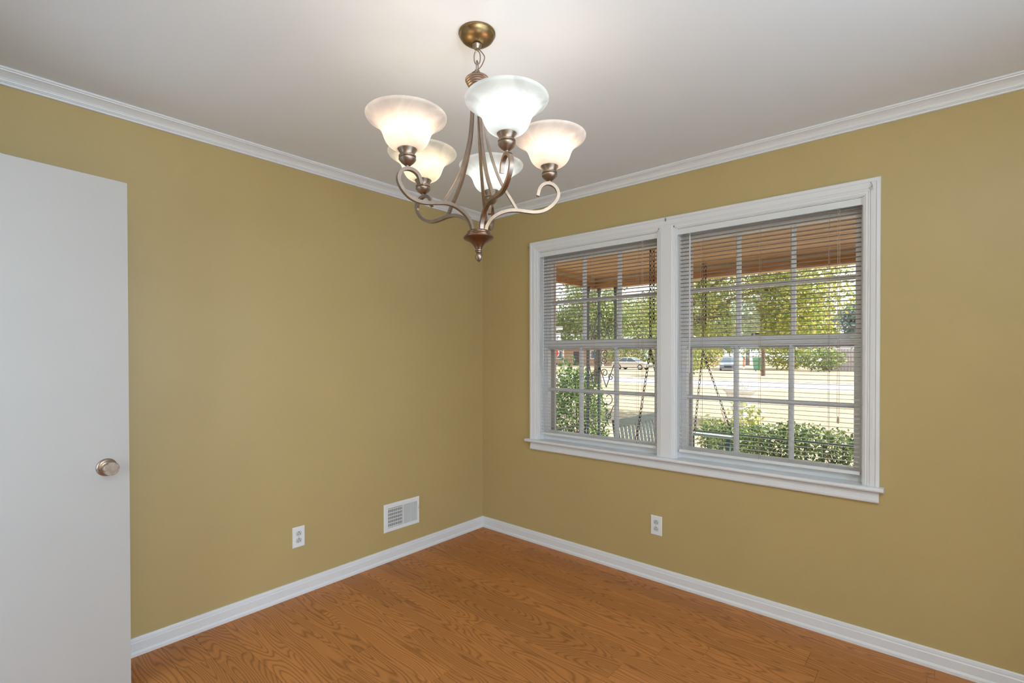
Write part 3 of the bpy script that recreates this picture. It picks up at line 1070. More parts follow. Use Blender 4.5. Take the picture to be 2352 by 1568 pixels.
for i, a in enumerate(angs):
    ca, sa = math.cos(a), math.sin(a)

    def AP_(r, z):
        # arms bent by hand: reach and height differ a little, growing outwards
        k = max(0.0, min(1.0, (r - 0.12) / 0.12))
        rr = r + drs[i] * k
        return T(rr * ca, rr * sa, z + dzs[i] * k)
    up = RT @ Vector((-sa, ca, 0))
    MB().tube([AP_(r, z) for r, z in spline(ARM, 5)], 0, flat=(0.0125, 0.0105), up=up).build('arm', 'bronze', ch, smooth=True)
    MB().tube([AP_(r, z) for r, z in spline(ROD, 5)], 0, flat=(0.0105, 0.0085), up=up).build('stay_rod', 'bronze', ch, smooth=True)
    base = T((0.2455 + drs[i]) * ca, (0.2455 + drs[i]) * sa, 1.9 + dzs[i])
    # cups lean outwards very slightly
    MS = RT
    MB().lathe([(r, h - 1.9) for r, h in SOCK], 28, base, MS).build('socket_cup', 'bronze', ch, smooth=True)
    sb = T((0.2475 + drs[i]) * ca, (0.2475 + drs[i]) * sa, 1.9 + dzs[i])
    so = MB().lathe([(r, h - 1.9) for r, h in spline(SHO, 3) + spline(SHI, 3)], 48, sb, MS, cap=False).build('glass_shade', 'alabaster_glass', ch, smooth=True)
    so.location = so.location
    bb = MB().lathe([(0.0, 0.082), (0.013, 0.083), (0.0135, 0.100), (0.015, 0.112), (0.019, 0.127), (0.012, 0.131), (0.0, 0.131)], 16, sb, MS).build('bulb_base', 'plastic_white', so, smooth=True)
    bp = [(0.0185, 0.1285), (0.0255, 0.138), (0.0295, 0.150), (0.0300, 0.158), (0.0275, 0.168), (0.0205, 0.178), (0.010, 0.1845), (0.0, 0.186)]
    MB().lathe(bp, 16, sb, MS).build('bulb', 'bulb_%d' % i, so, smooth=True)

# ------------------------------------------------------------------ porch
GZ = -0.40
PX0, PX1 = -0.46, 8.0
tag(MB().box(PX0 - 0.05, PX1, 0.152, 2.62, GZ - 0.2, -0.12).build('porch_floor', 'porch_concrete'), 'grey concrete porch slab outside the window', kind='structure')
pc = tag(MB().box(PX0, PX1, 0.152, 2.42, 2.275, 2.34).build('porch_ceiling', 'subfloor'), 'stained brown board ceiling of the porch', kind='structure')
yy = 0.155
k = 0
while yy < 2.40:
    w_ = min(0.135, 2.415 - yy)
    me = MB().cbox(0, PX1 - PX0, 0.001, w_ - 0.001, 0, 0.018, 0.004).mesh('ceiling_board')
    o = link('ceiling_board', me, 'porch_wood')
    o.parent = pc
    o.scale = (1, 1, -1)
    o.location = (PX0, yy, 2.275)
    yy += 0.135
    k += 1
bm_ = thing('porch_beam', (1.0, 2.5, 2.15), 'stained brown beam along the porch edge above the iron column', None, kind='structure')
MB().box(PX0 - 0.06, PX1, 2.43, 2.56, 2.15, 2.34).build('front_beam', 'porch_wood', bm_)
MB().box(PX0 - 0.06, PX0, 0.152, 2.43, 2.15, 2.34).build('side_beam', 'porch_wood', bm_)
plain('trim_tan', (0.50, 0.36, 0.19), 0.5)
MB().box(PX0, PX1, 2.405, 2.43, 2.225, 2.257).build('cove_strip', 'trim_tan', bm_)
MB().box(PX0, PX0 + 0.025, 0.152, 2.405, 2.225, 2.257).build('cove_strip', 'trim_tan', bm_)
rf = MB()
rf.add([(PX0 - 0.5, -3.0, 3.6), (PX1, -3.0, 3.6), (PX1, 3.0, 2.36), (PX0 - 0.5, 3.0, 2.36), (PX0 - 0.5, -3.0, 3.7), (PX1, -3.0, 3.7), (PX1, 3.0, 2.46), (PX0 - 0.5, 3.0, 2.46)],
       [(0, 1, 2, 3), (4, 7, 6, 5), (0, 4, 5, 1), (1, 5, 6, 2), (2, 6, 7, 3), (3, 7, 4, 0)])
tag(rf.build('porch_roof', 'roof_grey'), 'grey shingle roof slope over the porch', kind='structure')


def spiral(P, cu, cv, r0, turns, start, sgn, n=26, rad=0.0045):
    pts = []
    for k in range(n):
        t = k / (n - 1)
        r = r0 * (1 - 0.72 * t)
        a = start + sgn * turns * 2 * math.pi * t
        pts.append(P(cu + r * math.cos(a), cv + r * math.sin(a)))
    return MB().tube(pts, 0, flat=(0.010, 0.004))


col = thing('porch_column', (-0.415, 2.43, -0.12), 'dark green wrought iron corner column with scrolls on the porch', 'column')
for x, yv in ((-0.415, 2.44), (-0.19, 2.44), (-0.415, 2.19)):
    MB().box(x - 0.0125, x + 0.0125, yv - 0.0125, yv + 0.0125, -0.12, 2.15).box(x - 0.017, x + 0.017, yv - 0.017, yv + 0.017, 2.09, 2.15).build('post', 'iron_green', col)
for PF in (lambda u, v: (-0.415 + u * 0.9, 2.44, v), lambda u, v: (-0.415, 2.44 - u, v)):
    for cu, cv, r0, tr, stt, sg in ((0.125, 1.95, 0.105, 0.55, 0.1, 1), (0.07, 1.60, 0.055, 1.2, 2.6, -1), (0.18, 1.66, 0.050, 1.2, 0.4, 1), (0.085, 1.36, 0.050, 1.3, 2.6, -1),
                                    (0.075, 1.28, 0.045, 1.3, 3.6, 1), (0.085, 1.13, 0.050, 1.2, 2.6, -1), (0.18, 1.08, 0.045, 1.2, 0.4, 1), (0.14, 0.83, 0.095, 0.9, 3.3, 1),
                                    (0.15, 0.62, 0.05, 1.2, 2.0, 1), (0.12, 0.30, 0.09, 0.9, 3.3, 1)):
        spiral(PF, cu, cv, r0, tr, stt, sg).build('scroll', 'iron_green', col)
    for (u0, v0, u1, v1) in ((0.02, 1.86, 0.225, 1.40), (0.0, 1.23, 0.11, 0.96), (0.225, 1.23, 0.11, 0.96), (0.225, 0.75, 0.02, 0.35)):
        MB().tube([PF(u0, v0), PF(u1, v1)], 0, flat=(0.010, 0.005)).build('diagonal_bar', 'iron_green', col)


def railing(name, P, length, step, label):
    root = thing(name, P(0, 0, -0.12), label, 'railing', 'porch railings')
    MB().tube([P(0, 0, 0.54), P(length, 0, 0.54)], 0, flat=(0.012, 0.038), up=(0, 0, 1)).build('top_rail', 'iron_green', root)
    MB().tube([P(0, 0, -0.02), P(length, 0, -0.02)], 0, flat=(0.012, 0.025), up=(0, 0, 1)).build('bottom_rail', 'iron_green', root)
    MB().tube([P(0, 0, -0.12), P(0, 0, 0.54)], 0.013, 4).build('post', 'iron_green', root)
    MB().tube([P(length, 0, -0.12), P(length, 0, 0.54)], 0.013, 4).build('post', 'iron_green', root)
    n = int(length / step)
    for k in range(1, n):
        MB().tube([P(k * step, 0, -0.015), P(k * step, 0, 0.535)], 0.005, 4).build('baluster', 'iron_green', root)
        if k % 3 == 2:
            for cv, sg in ((0.40, 1), (0.14, -1)):
                spiral(lambda u, v: P(u, 0, v), k * step + step / 2, cv, 0.055, 1.1, 1.2 * sg, sg, 18).build('scroll', 'iron_green', root)


railing('porch_railing', lambda u, v, z: (0.875 - 0.149 + u, 2.47, z), 3.6, 0.149, 'low dark green iron railing between the swing and the hedge')
railing('porch_railing', lambda u, v, z: (-0.415, 0.35 + u, z), 1.78, 0.149, 'low dark green iron railing at the end of the porch by the column')

# porch swing, hung with its length across the porch
sw = thing('porch_swing', (0.86, 1.71, 0.30), 'pale green wooden bench swing hung on chains from the porch ceiling', 'swing')
SA = math.radians(-3.5)


def SWP(u, v, z):
    """u: from the back to the front, v: along the bench"""
    x, yv = u, v
    return (0.86 + x * math.cos(SA) - yv * math.sin(SA), 1.71 + x * math.sin(SA) + yv * math.cos(SA), z)


def sbar(p, q, w, t, mat, name, up=(0, 0, 1)):
    return MB().tube([SWP(*p), SWP(*q)], 0, flat=(w, t), up=up).build(name, mat, sw)


sbar((-0.285, -0.62, 0.735), (-0.285, 0.60, 0.735), 0.075, 0.022, 'swing_paint', 'top_rail')
sbar((-0.215, -0.62, 0.36), (-0.215, 0.60, 0.36), 0.06, 0.022, 'swing_paint', 'lower_rail')
for k in range(19):
    v = -0.575 + k * 0.0635
    sbar((-0.277, v, 0.71), (-0.215, v, 0.33), 0.036, 0.012, 'swing_paint', 'back_slat', up=(0, 1, 0))
for v in (-0.61, 0.59):
    sbar((-0.283, v, 0.77), (-0.21, v, 0.28), 0.05, 0.03, 'swing_dark', 'back_post', up=(0, 1, 0))
    sbar((-0.28, v, 0.535), (0.33, v, 0.535), 0.022, 0.075, 'swing_paint', 'armrest')
    sbar((0.25, v, 0.53), (0.25, v, 0.29), 0.045, 0.03, 'swing_dark', 'arm_post', up=(0, 1, 0))
for k in range(6):
    u = -0.19 + k * 0.09
    sbar((u, -0.62, 0.315), (u, 0.60, 0.315), 0.02, 0.075, 'swing_paint', 'seat_slat')
for v in (-0.5, 0.0, 0.48):
    sbar((-0.23, v, 0.285), (0.29, v, 0.285), 0.045, 0.035, 'swing_dark', 'seat_bearer')


def chain(p, q, name, pitch=0.040):
    p, q = Vector(p), Vector(q)
    d = q - p
    n = max(1, int(d.length / pitch))
    t = d.normalized()
    a = t.cross(Vector((0.3, 1, 0.1))).normalized()
    b2 = t.cross(a)
    m_ = MB()
    for i in range(n):
        c0 = p + d * ((i + 0.5) / n)
        s_ = a if i % 2 else b2
        pts = [c0 + t * (math.sin(g) * pitch * 0.66) + s_ * (math.cos(g) * 0.0105) for g in [2 * math.pi * k / 8 for k in range(8)]]
        m_.tube(pts, 0.0030, 5, closed=True)
    return m_.build(name, 'chain_iron', sw)


for top, split, back, front in (((0.829, 1.22, 2.275), (0.829, 1.22, 1.391), (0.70, 1.215, 0.60), (1.10, 1.10, 0.545)),
                                ((0.921, 2.20, 2.275), (0.921, 2.20, 1.384), (0.83, 2.22, 0.55), (1.20, 2.24, 0.55))):
    chain(top, split, 'hanging_chain')
    chain((top[0] + 0.02, top[1] + 0.02, top[2]), (split[0] + 0.02, split[1] + 0.02, 1.62), 'hanging_chain')
    chain(split, back, 'hanging_chain')
    chain(split, front, 'hanging_chain')
    MB().tube([(top[0], top[1], 2.275), (top[0], top[1], 2.235)], 0.008, 8).build('eye_bolt', 'chain_iron', sw)

# ------------------------------------------------------------------ ground outside
g = MB()
g.box(-140, 120, 2.62, 25.3, GZ - 0.4, GZ)
g.box(-140, PX0 - 0.05, 0.152, 2.62, GZ - 0.4, GZ)
g.box(PX1, 120, 0.152, 2.62, GZ - 0.4, GZ)
g.box(-140, 120, 32.9, 190, GZ - 0.4, GZ)
tag(g.build('lawn', 'lawn'), 'dry sunlit lawn strewn with leaves', kind='structure')
tag(MB().box(-140, 120, 25.3, 32.9, GZ - 0.4, GZ - 0.02).build('street', 'asphalt'), 'pale grey asphalt street beyond the lawn', kind='structure')


def blob(n, c, r, shell=0.55):
    """points in an ellipsoid, denser near its surface"""
    d = rng.normal(size=(n, 3))
    d /= np.linalg.norm(d, axis=1)[:, None]
    rad = shell + (1 - shell) * rng.random(n) ** 0.7
    return np.asarray(c) + d * rad[:, None] * np.asarray(r)


def lumpy(n, c, r, lumps=14, lr=0.42):
    pts = []
    for _ in range(lumps):
        d = rng.normal(size=3)
        d /= np.linalg.norm(d)
        cc_ = np.asarray(c) + d * np.asarray(r) * (0.35 + 0.4 * rng.random())
        pts.append(blob(n // lumps, cc_, np.asarray(r) * lr, 0.3))
    return np.concatenate(pts)


def tree(name, base, trunk_h, trunk_r, crowns, nleaf, size, mat, label, lean=(0, 0), group='trees across the street'):
    root = thing(name, base, label, 'tree', group)
    b0 = Vector(base)
    top = b0 + Vector((lean[0], lean[1], trunk_h))
    pts = [b0 + Vector((0, 0, -0.05)), b0.lerp(top, 0.3), b0.lerp(top, 0.65) + Vector((trunk_r * 0.4, 0, 0)), top]
    MB().tube(spline(pts, 4), list(np.linspace(trunk_r * 1.3, trunk_r * 0.55, 13)), 9).build('trunk', 'bark', root, smooth=True)
    for k, (c, r) in enumerate(crowns[:6]):
        c = Vector(c)
        MB().tube(spline([top - Vector((0, 0, trunk_h * 0.12 * (k % 3))), top.lerp(c, 0.5) + Vector((0, 0, 0.2 * trunk_r)), c], 4), list(np.linspace(trunk_r * 0.5, trunk_r * 0.14, 9)), 6).build('branch', 'bark', root)
    tot = sum(r[0] * r[2] for c, r in crowns)
    P = np.concatenate([lumpy(int(nleaf * r[0] * r[2] / tot), c, r) for c, r in crowns])
    P = P[P[:, 2] > GZ + 0.6]
    leaves('foliage', P, size, mat, root)
    return root


# yard tree whose crown fills most of both windows
tree('yard_tree', (-3.4, 11.6, GZ), 3.0, 0.16,
     [((-1.1, 11.8, 4.1), (2.3, 2.0, 2.1)), ((-3.2, 12.0, 3.6), (1.9, 1.8, 1.9)), ((0.0, 11.2, 3.1), (1.7, 1.6, 1.6)), ((-2.2, 11.0, 2.3), (1.9, 1.4, 1.1)), ((-0.6, 11.0, 2.2), (1.6, 1.3, 1.0)),
      ((-1.6, 12.0, 5.6), (2.2, 2.0, 1.6))], 30000, 0.095, 'leaf_yellowgreen', 'broad yellow-green tree on the lawn close to the house', (0.2, 0.1), None)


def far(px_dir, dist):
    """point on the ground: dist metres out from the window, px_dir = sideways run per metre"""
    return (2.0 - px_dir * dist, dist, GZ)


for k, (sx, dist, hgt, rad, mat, sz, n, lab) in enumerate((
        (0.80, 90, 13.0, 8.0, 'leaf_far', 0.75, 3600, 'tall green tree behind the tan brick house, on its far side'),
        (0.64, 116, 17.0, 9.5, 'leaf_far', 0.90, 3600, 'tall broad tree farthest beyond the tan brick house'),
        (0.50, 92, 13.5, 8.0, 'leaf_far', 0.75, 3800, 'dense green tree rising between the two houses'),
        (0.37, 112, 17.0, 9.0, 'leaf_yellowgreen', 0.88, 3600, 'big yellowish tree far beyond the dark parked car'),
        (0.28, 88, 12.0, 6.0, 'leaf_far', 0.68, 3200, 'green tree beyond the dark parked car and the green bin'),
        (0.20, 66, 9.0, 5.0, 'leaf_yellowgreen', 0.55, 3200, 'golden tree behind the bare wooden pole'),
        (0.09, 88, 12.5, 5.0, 'leaf_pine', 0.70, 3000, 'tall bluish pine behind the grey board fence'),
        (0.00, 104, 15.0, 6.5, 'leaf_pine', 0.80, 3200, 'hazy pine farthest beyond the grey board fence'),
        (-0.06, 76, 7.5, 5.0, 'leaf_far', 0.60, 2800, 'round light green tree beyond the end of the fence'))):
    bx_, by_, _ = far(sx, dist)
    cr = [((bx_, by_, hgt * 0.60), (rad, rad * 0.8, hgt * 0.42)), ((bx_ + rad * 0.5, by_ - 1, hgt * 0.38), (rad * 0.7, rad * 0.6, hgt * 0.30)), ((bx_ - rad * 0.5, by_ + 1, hgt * 0.42), (rad * 0.7, rad * 0.6, hgt * 0.32))]
    tree('street_tree', (bx_, by_, GZ), hgt * 0.5, 0.28, cr, n, sz, mat, lab)
# tree on the neighbour's side, seen past the iron column
tree('street_tree', (-13.5, 24.0, GZ), 3.2, 0.2, [((-13.5, 24.2, 5.2), (3.6, 3.0, 2.6)), ((-12.0, 23.6, 3.6), (2.4, 2.0, 1.7)), ((-15.2, 24.0, 4.0), (2.4, 2.0, 1.9)), ((-12.6, 24.4, 2.9), (3.2, 1.6, 1.3)), ((-16.2, 24.4, 2.8), (2.6, 1.6, 1.3))], 13000, 0.18, 'leaf_far',
     'light green tree seen behind the iron porch column')
# bare trunk across the street
tk = thing('utility_pole', (-8.5, 41.7, GZ), 'bare wooden pole standing in the grass across the street', 'pole')
MB().tube([(-8.5, 41.7, GZ - 0.1), (-8.48, 41.7, 3.0), (-8.46, 41.7, 8.2)], [0.17, 0.15, 0.11], 12).build('pole_shaft', 'bark', tk, smooth=True)
MB().box(-9.5, -7.4, 41.62, 41.74, 7.6, 7.75).build('cross_arm', 'bark', tk)
for x in (-9.3, -8.9, -8.0, -7.6):
    MB().lathe([(0.03, 0), (0.05, 0.04), (0.03, 0.08), (0.045, 0.12), (0.0, 0.16)], 8, (x, 41.68, 7.75)).build('insulator', 'house_white', tk)


# ------------------------------------------------------------------ shrubs and hedge
def shrub(name, base, pts, size, mat, label, stems, group=None, extra=None):
    root = thing(name, base, label, 'shrub', group)
    for (x, yv, z) in stems:
        b0 = Vector(base)
        t_ = Vector((x, yv, z))
        MB().tube(spline([b0 + (t_ - b0) * 0.02, b0.lerp(t_, 0.5) + Vector((0.02, -0.02, 0.05)), t_], 4), list(np.linspace(0.012, 0.004, 9)), 6).build('stem', 'bark', root)
    leaves('foliage', pts, size, mat, root)
    if extra is not None:
        leaves('dry_foliage', extra, size * 0.9, 'leaf_dry', root)
    return root


c0 = (-1.08, 2.98, 0.38)
pts = np.concatenate([blob(5200, c0, (0.44, 0.44, 0.80), 0.5), blob(800, (-1.18, 2.95, 0.98), (0.34, 0.34, 0.36), 0.3)])
shrub('holly_shrub', (-1.08, 2.98, GZ), pts, 0.048, 'leaf_green', 'dark green leafy shrub beside the iron porch column',
      [(-1.08 + random.uniform(-.25, .25), 2.98 + random.uniform(-.2, .2), random.uniform(0.5, 1.1)) for _ in range(9)], extra=blob(70, (-1.0, 2.95, 0.1), (0.38, 0.4, 0.45), 0.7))
hx = rng.random(34000) * 5.6 + 0.62
hy = 3.10 + (rng.random(34000) - 0.5) * 0.62
hz = 0.06 + 0.50 * rng.random(34000) ** 0.55 + 0.03 * np.sin(hx * 5.0) + 0.02 * rng.normal(size=34000)
hz = np.where(rng.random(34000) < 0.35, GZ + 0.12 + (hz - GZ - 0.12) * rng.random(34000), hz)
hg = thing('hedge', (3.4, 3.05, GZ), 'low clipped green hedge along the front of the porch railing', 'hedge')
leaves('foliage', np.stack([hx, hy, hz], 1), 0.038, 'leaf_hedge', hg)
for k in range(12):
    x = 0.8 + k * 0.46
    MB().tube([(x, 3.05, GZ - 0.02), (x + 0.05, 3.0, -0.1), (x + 0.1, 3.1, 0.3)], [0.02, 0.014, 0.006], 6).build('stem', 'bark', hg)
dl = np.stack([rng.random(380) * 3.9 + 0.7, 2.665 + rng.random(380) * 0.05, GZ + 0.03 + rng.random(380) * 0.02], 1)
lt = tag(leaves('leaf_litter', dl, 0.06, 'leaf_dry', None), 'dry tan leaves fallen between the porch slab and the hedge', 'leaves')
pts = lumpy(1500, (0.34, 5.2, 0.05), (0.55, 0.5, 0.55), 10, 0.5)
shrub('loose_shrub', (0.34, 5.2, GZ), pts, 0.075, 'leaf_yellowgreen', 'loose yellow-green shrub standing on the lawn behind the hedge',
      [(0.34 + random.uniform(-.4, .4), 5.2 + random.uniform(-.3, .3), random.uniform(0.1, 0.5)) for _ in range(8)])
shrub('street_shrub', (-13.3, 36.0, GZ), blob(1500, (-13.3, 36.0, 1.2), (2.2, 1.4, 1.7), 0.4), 0.30, 'leaf_yellowgreen', 'big golden shrub across the street in front of the dark car', [(-13.3, 36.0, 1.5)])
shrub('street_shrub', (-6.8, 56.5, GZ), blob(1200, (-6.8, 56.5, 0.9), (2.3, 1.2, 1.3), 0.4), 0.30, 'leaf_far', 'rounded green bush at the end of the board fence', [(-6.8, 56.5, 1.2)])

shrub('street_shrub', (-20.2, 59.2, GZ), blob(1700, (-20.2, 59.2, 1.3), (3.1, 1.2, 1.8), 0.4), 0.32, 'leaf_yellowgreen', 'wide yellow-green bush across the street behind the dark car', [(-20.2, 59.2, 1.5)])
shrub('street_shrub', (-10.4, 59.2, GZ), blob(1700, (-10.4, 59.2, 1.4), (2.7, 1.2, 1.9), 0.4), 0.32, 'leaf_yellowgreen', 'tall yellow-green bush across the street behind the green bin', [(-10.4, 59.2, 1.5)])
shrub('street_shrub', (-29.5, 58.5, GZ), blob(1900, (-29.5, 58.5, 1.2), (4.2, 1.2, 1.7), 0.4), 0.32, 'leaf_far', 'long green bush across the street behind the silver sedan', [(-29.5, 58.5, 1.4)])

# ------------------------------------------------------------------ urn planter
un = thing('garden_urn', (-0.72, 9.0, GZ), 'pale stone pedestal urn with dry plants standing on the lawn', 'planter')
UB = [(0.24, 0.0), (0.24, 0.06), (0.20, 0.07), (0.18, 0.12), (0.155, 0.45), (0.17, 0.50), (0.20, 0.53), (0.20, 0.57)]
MB().lathe(UB, 8, (-0.72, 9.0, GZ)).build('pedestal', 'urn_stone', un)
UP = [(0.10, 0.57), (0.11, 0.60), (0.085, 0.63), (0.09, 0.66), (0.17, 0.70), (0.25, 0.76), (0.285, 0.84), (0.30, 0.90), (0.345, 0.93), (0.36, 0.955), (0.35, 0.985), (0.31, 0.985), (0.28, 0.93), (0.0, 0.91)]
MB().lathe(UP, 24, (-0.72, 9.0, GZ)).build('bowl', 'urn_stone', un, smooth=True)
leaves('dry_plant', blob(160, (-0.72, 9.0, 0.62), (0.26, 0.26, 0.12), 0.1), 0.07, 'leaf_dry', un, aspect=0.2)


# ------------------------------------------------------------------ parked cars
def car(loc, rz, paint, label):
    root = thing('car', loc, label, 'car', 'cars parked across the street')
    root.rotation_euler = (0, 0, rz)
    root['_local'] = 1
    # local x: forward
    body = MB()
    side = [(-2.32, 0.30), (-2.36, 0.62), (-2.30, 0.86), (-2.05, 0.95), (-1.2, 0.97), (0.75, 0.95), (1.55, 0.86), (2.12, 0.74), (2.32, 0.60), (2.34, 0.36), (2.25, 0.26), (-2.22, 0.26)]
    V, F = [], []
    for w in (-0.89, -0.80, 0.80, 0.89):
        for x, z in side:
            k = 0.93 if abs(w) < 0.85 else 1.0
            V.append((x * (1.0 if abs(w) < 0.85 else 0.985), w, z * (1.0 if abs(w) < 0.85 else 0.985)))
    n = len(side)
    for s_ in range(3):
        for i in range(n):
            j = (i + 1) % n
            F.append((s_ * n + i, s_ * n + j, (s_ + 1) * n + j, (s_ + 1) * n + i))
    F += [tuple(range(n))[::-1], tuple(range(3 * n, 4 * n))]
    body.add(V, F)
    body.build('body', paint, root)
    gl = MB()
    lower = [(-1.75, -0.80), (0.95, -0.80), (0.95, 0.80), (-1.75, 0.80)]
    upper = [(-0.98, -0.62), (0.12, -0.62), (0.12, 0.62), (-0.98, 0.62)]
    gl.add([(x, yv, 0.94) for x, yv in lower] + [(x, yv, 1.40) for x, yv in upper], [(i, (i + 1) % 4, 4 + (i + 1) % 4, 4 + i) for i in range(4)] + [(4, 5, 6, 7)])
    gl.build('window', 'car_glass', root)
    rf_ = MB()
    rf_.add([(-1.02, -0.64, 1.385), (0.18, -0.64, 1.385), (0.18, 0.64, 1.385), (-1.02, 0.64, 1.385), (-0.85, -0.55, 1.445), (-0.02, -0.55, 1.445), (-0.02, 0.55, 1.445), (-0.85, 0.55, 1.445)],
            [(0, 3, 2, 1), (4, 5, 6, 7), (0, 1, 5, 4), (1, 2, 6, 5), (2, 3, 7, 6), (3, 0, 4, 7)])
    rf_.build('roof', paint, root)
    for s_ in (-1, 1):
        for (x0, x1) in ((-1.75, -0.98), (0.95, 0.12), (-0.35, -0.35)):
            MB().tube([(x0, s_ * 0.80, 0.945), (x1, s_ * 0.625, 1.40)], 0.035, 6).build('pillar', paint, root)
    MX = Matrix(((1, 0, 0), (0, 0, 1), (0, -1, 0)))
    for x in (-1.38, 1.38):
        for s_ in (-1, 1):
            wh = MB().lathe([(0.20, -0.10), (0.31, -0.10), (0.325, -0.06), (0.325, 0.06), (0.31, 0.10), (0.20, 0.10)], 20, (x, s_ * 0.80, 0.325), MX, cap=True).build('wheel', 'tyre', root, smooth=True)
            MB().lathe([(0.0, -0.115), (0.10, -0.115), (0.20, -0.105), (0.20, 0.105), (0.10, 0.115), (0.0, 0.115)], 16, (x, s_ * 0.80, 0.325), MX).build('hub_cap', 'wheel_rim', wh)
    for s_ in (-1, 1):
        MB().add([(2.14, s_ * 0.50, 0.60), (2.14, s_ * 0.80, 0.60), (2.05, s_ * 0.83, 0.74), (2.12, s_ * 0.50, 0.74), (2.33, s_ * 0.50, 0.60), (2.28, s_ * 0.80, 0.60), (2.18, s_ * 0.83, 0.72), (2.27, s_ * 0.50, 0.72)],
                 [(0, 1, 2, 3), (4, 7, 6, 5), (0, 4, 5, 1), (1, 5, 6, 2), (2, 6, 7, 3), (3, 7, 4, 0)]).build('headlight', 'lamp_clear', root)
        MB().box(-2.37, -2.25, s_ * 0.68 - 0.12, s_ * 0.68 + 0.12, 0.66, 0.80).build('tail_light', 'sign_red', root)
    MB().box(2.30, 2.36, -0.45, 0.45, 0.38, 0.52).build('grille', 'tyre', root)
    del root['_local']
    return root


car((-25.3, 51.4, GZ), 0.0, 'car_silver', 'silver beige sedan parked side-on across the street')
car((-15.6, 55.5, GZ), math.radians(-72), 'car_slate', 'dark slate car facing the street behind the golden shrub')

# bins and marker beside the dark car
bn = thing('trash_bin', (-12.1, 53.8, GZ), 'green wheeled trash bin standing across the street', 'bin')
MB().add([(-12.4, 53.5, GZ + 0.1), (-11.8, 53.5, GZ + 0.1), (-11.8, 54.1, GZ + 0.1), (-12.4, 54.1, GZ + 0.1), (-12.5, 53.4, 0.95), (-11.7, 53.4, 0.95), (-11.7, 54.2, 0.95), (-12.5, 54.2, 0.95)],
         [(3, 2, 1, 0), (4, 5, 6, 7), (0, 1, 5, 4), (1, 2, 6, 5), (2, 3, 7, 6), (3, 0, 4, 7)]).build('bin_body', 'lawn_bin', bn)
MB().cbox(-12.54, -11.66, 53.36, 54.26, 0.951, 1.06, 0.05).build('lid', 'lawn_bin', bn)
for x in (-12.36, -11.84):
    MB().lathe([(0.12, -0.04), (0.12, 0.04)], 12, (x, 54.12, GZ + 0.12), Matrix(((0, 0, 1), (1, 0, 0), (0, 1, 0)))).build('wheel', 'tyre', bn)
mk = thing('marker_post', (-13.3, 53.2, GZ), 'orange and white marker post beside the green bin', 'post')
MB().lathe([(0.16, 0), (0.16, 0.05), (0.10, 0.08), (0.10, 0.45)], 12, (-13.3, 53.2, GZ)).build('white_sleeve', 'house_white', mk)
MB().lathe([(0.10, 0.45), (0.10, 1.30), (0.05, 1.36), (0.0, 1.37)], 12, (-13.3, 53.2, GZ)).build('orange_sleeve', 'orange_plastic', mk)

# ------------------------------------------------------------------ grey board fence
fc = thing('board_fence', (-3.5, 59.8, GZ), 'grey weathered wooden board fence across the street', 'fence')
bmesh_board = MB().add([(-0.13, -0.02, 0), (0.13, -0.02, 0), (0.13, 0.02, 0), (-0.13, 0.02, 0), (-0.13, -0.02, 2.35), (0.13, -0.02, 2.35), (0.13, 0.02, 2.35), (-0.13, 0.02, 2.35)],
                       [(0, 3, 2, 1), (4, 5, 6, 7), (0, 1, 5, 4), (1, 2, 6, 5), (2, 3, 7, 6), (3, 0, 4, 7)]).mesh('board')
for k in range(34):
    o = link('board', bmesh_board, 'fence_wood')
    o.parent = fc
    o.location = (-3.6 + k * 0.275, 0, 0.02 * random.random())
for z in (0.4, 1.9):
    MB().box(-7.2, 2.4, 59.83, 59.90, GZ + z, GZ + z + 0.1).build('rail', 'fence_wood', fc)

# ------------------------------------------------------------------ brick house across the street
hs = thing('house', (-44.0, 66.0, GZ), 'tan brick house with grey roof and white porch posts across the street', 'house')
MB().box(-52, -36, 66, 75, GZ, 2.7).build('brick_wall', 'brick_tan', hs)
r_ = MB()
r_.add([(-52.7, 65.0, 2.6), (-35.3, 65.0, 2.6), (-35.3, 76.0, 2.6), (-52.7, 76.0, 2.6), (-50.0, 70.5, 5.6), (-38.0, 70.5, 5.6)], [(0, 1, 5, 4), (1, 2, 5), (2, 3, 4, 5), (3, 0, 4), (0, 3, 2, 1)])
r_.build('roof', 'roof_grey', hs)
for x in (-50.5, -46.5, -39.5):
    wn = MB().box(x - 0.75, x + 0.75, 65.93, 66.02, 0.7, 2.1).build('window', 'house_white', hs)
    MB().box(x - 0.62, x + 0.62, 65.91, 65.95, 0.82, 1.98).build('pane', 'car_glass', wn)
MB().box(-43.5, -42.5, 65.92, 66.02, GZ + 0.1, 1.9).build('front_door', 'sign_ink', hs)
for x in (-45.0, -41.2, -37.5):
    MB().lathe([(0.16, 0), (0.16, 0.1), (0.11, 0.14), (0.10, 2.8), (0.15, 2.9), (0.15, 3.0)], 12, (x, 65.2, GZ)).build('porch_post', 'house_white', hs)
MB().box(-52.7, -35.3, 64.95, 65.05, 2.45, 2.62).build('fascia', 'house_white', hs)
h2 = thing('house', (-27.0, 72.0, GZ), 'pale house with a white gable showing behind the silver car', 'house')
MB().box(-33, -24, 72, 79, GZ, 2.6).build('wall', 'brick_tan', h2)
g_ = MB()
g_.add([(-33.5, 71.5, 2.6), (-23.5, 71.5, 2.6), (-28.5, 71.5, 4.5), (-33.5, 79.5, 2.6), (-23.5, 79.5, 2.6), (-28.5, 79.5, 4.5)], [(0, 1, 2), (3, 5, 4), (0, 2, 5, 3), (1, 4, 5, 2), (0, 3, 4, 1)])
g_.build('gable_roof', 'house_white', h2)
wn = MB().box(-31.0, -29.4, 71.92, 72.02, 0.6, 2.0).build('window', 'house_white', h2)
MB().box(-30.85, -29.55, 71.90, 71.95, 0.72, 1.88).build('pane', 'car_glass', wn)

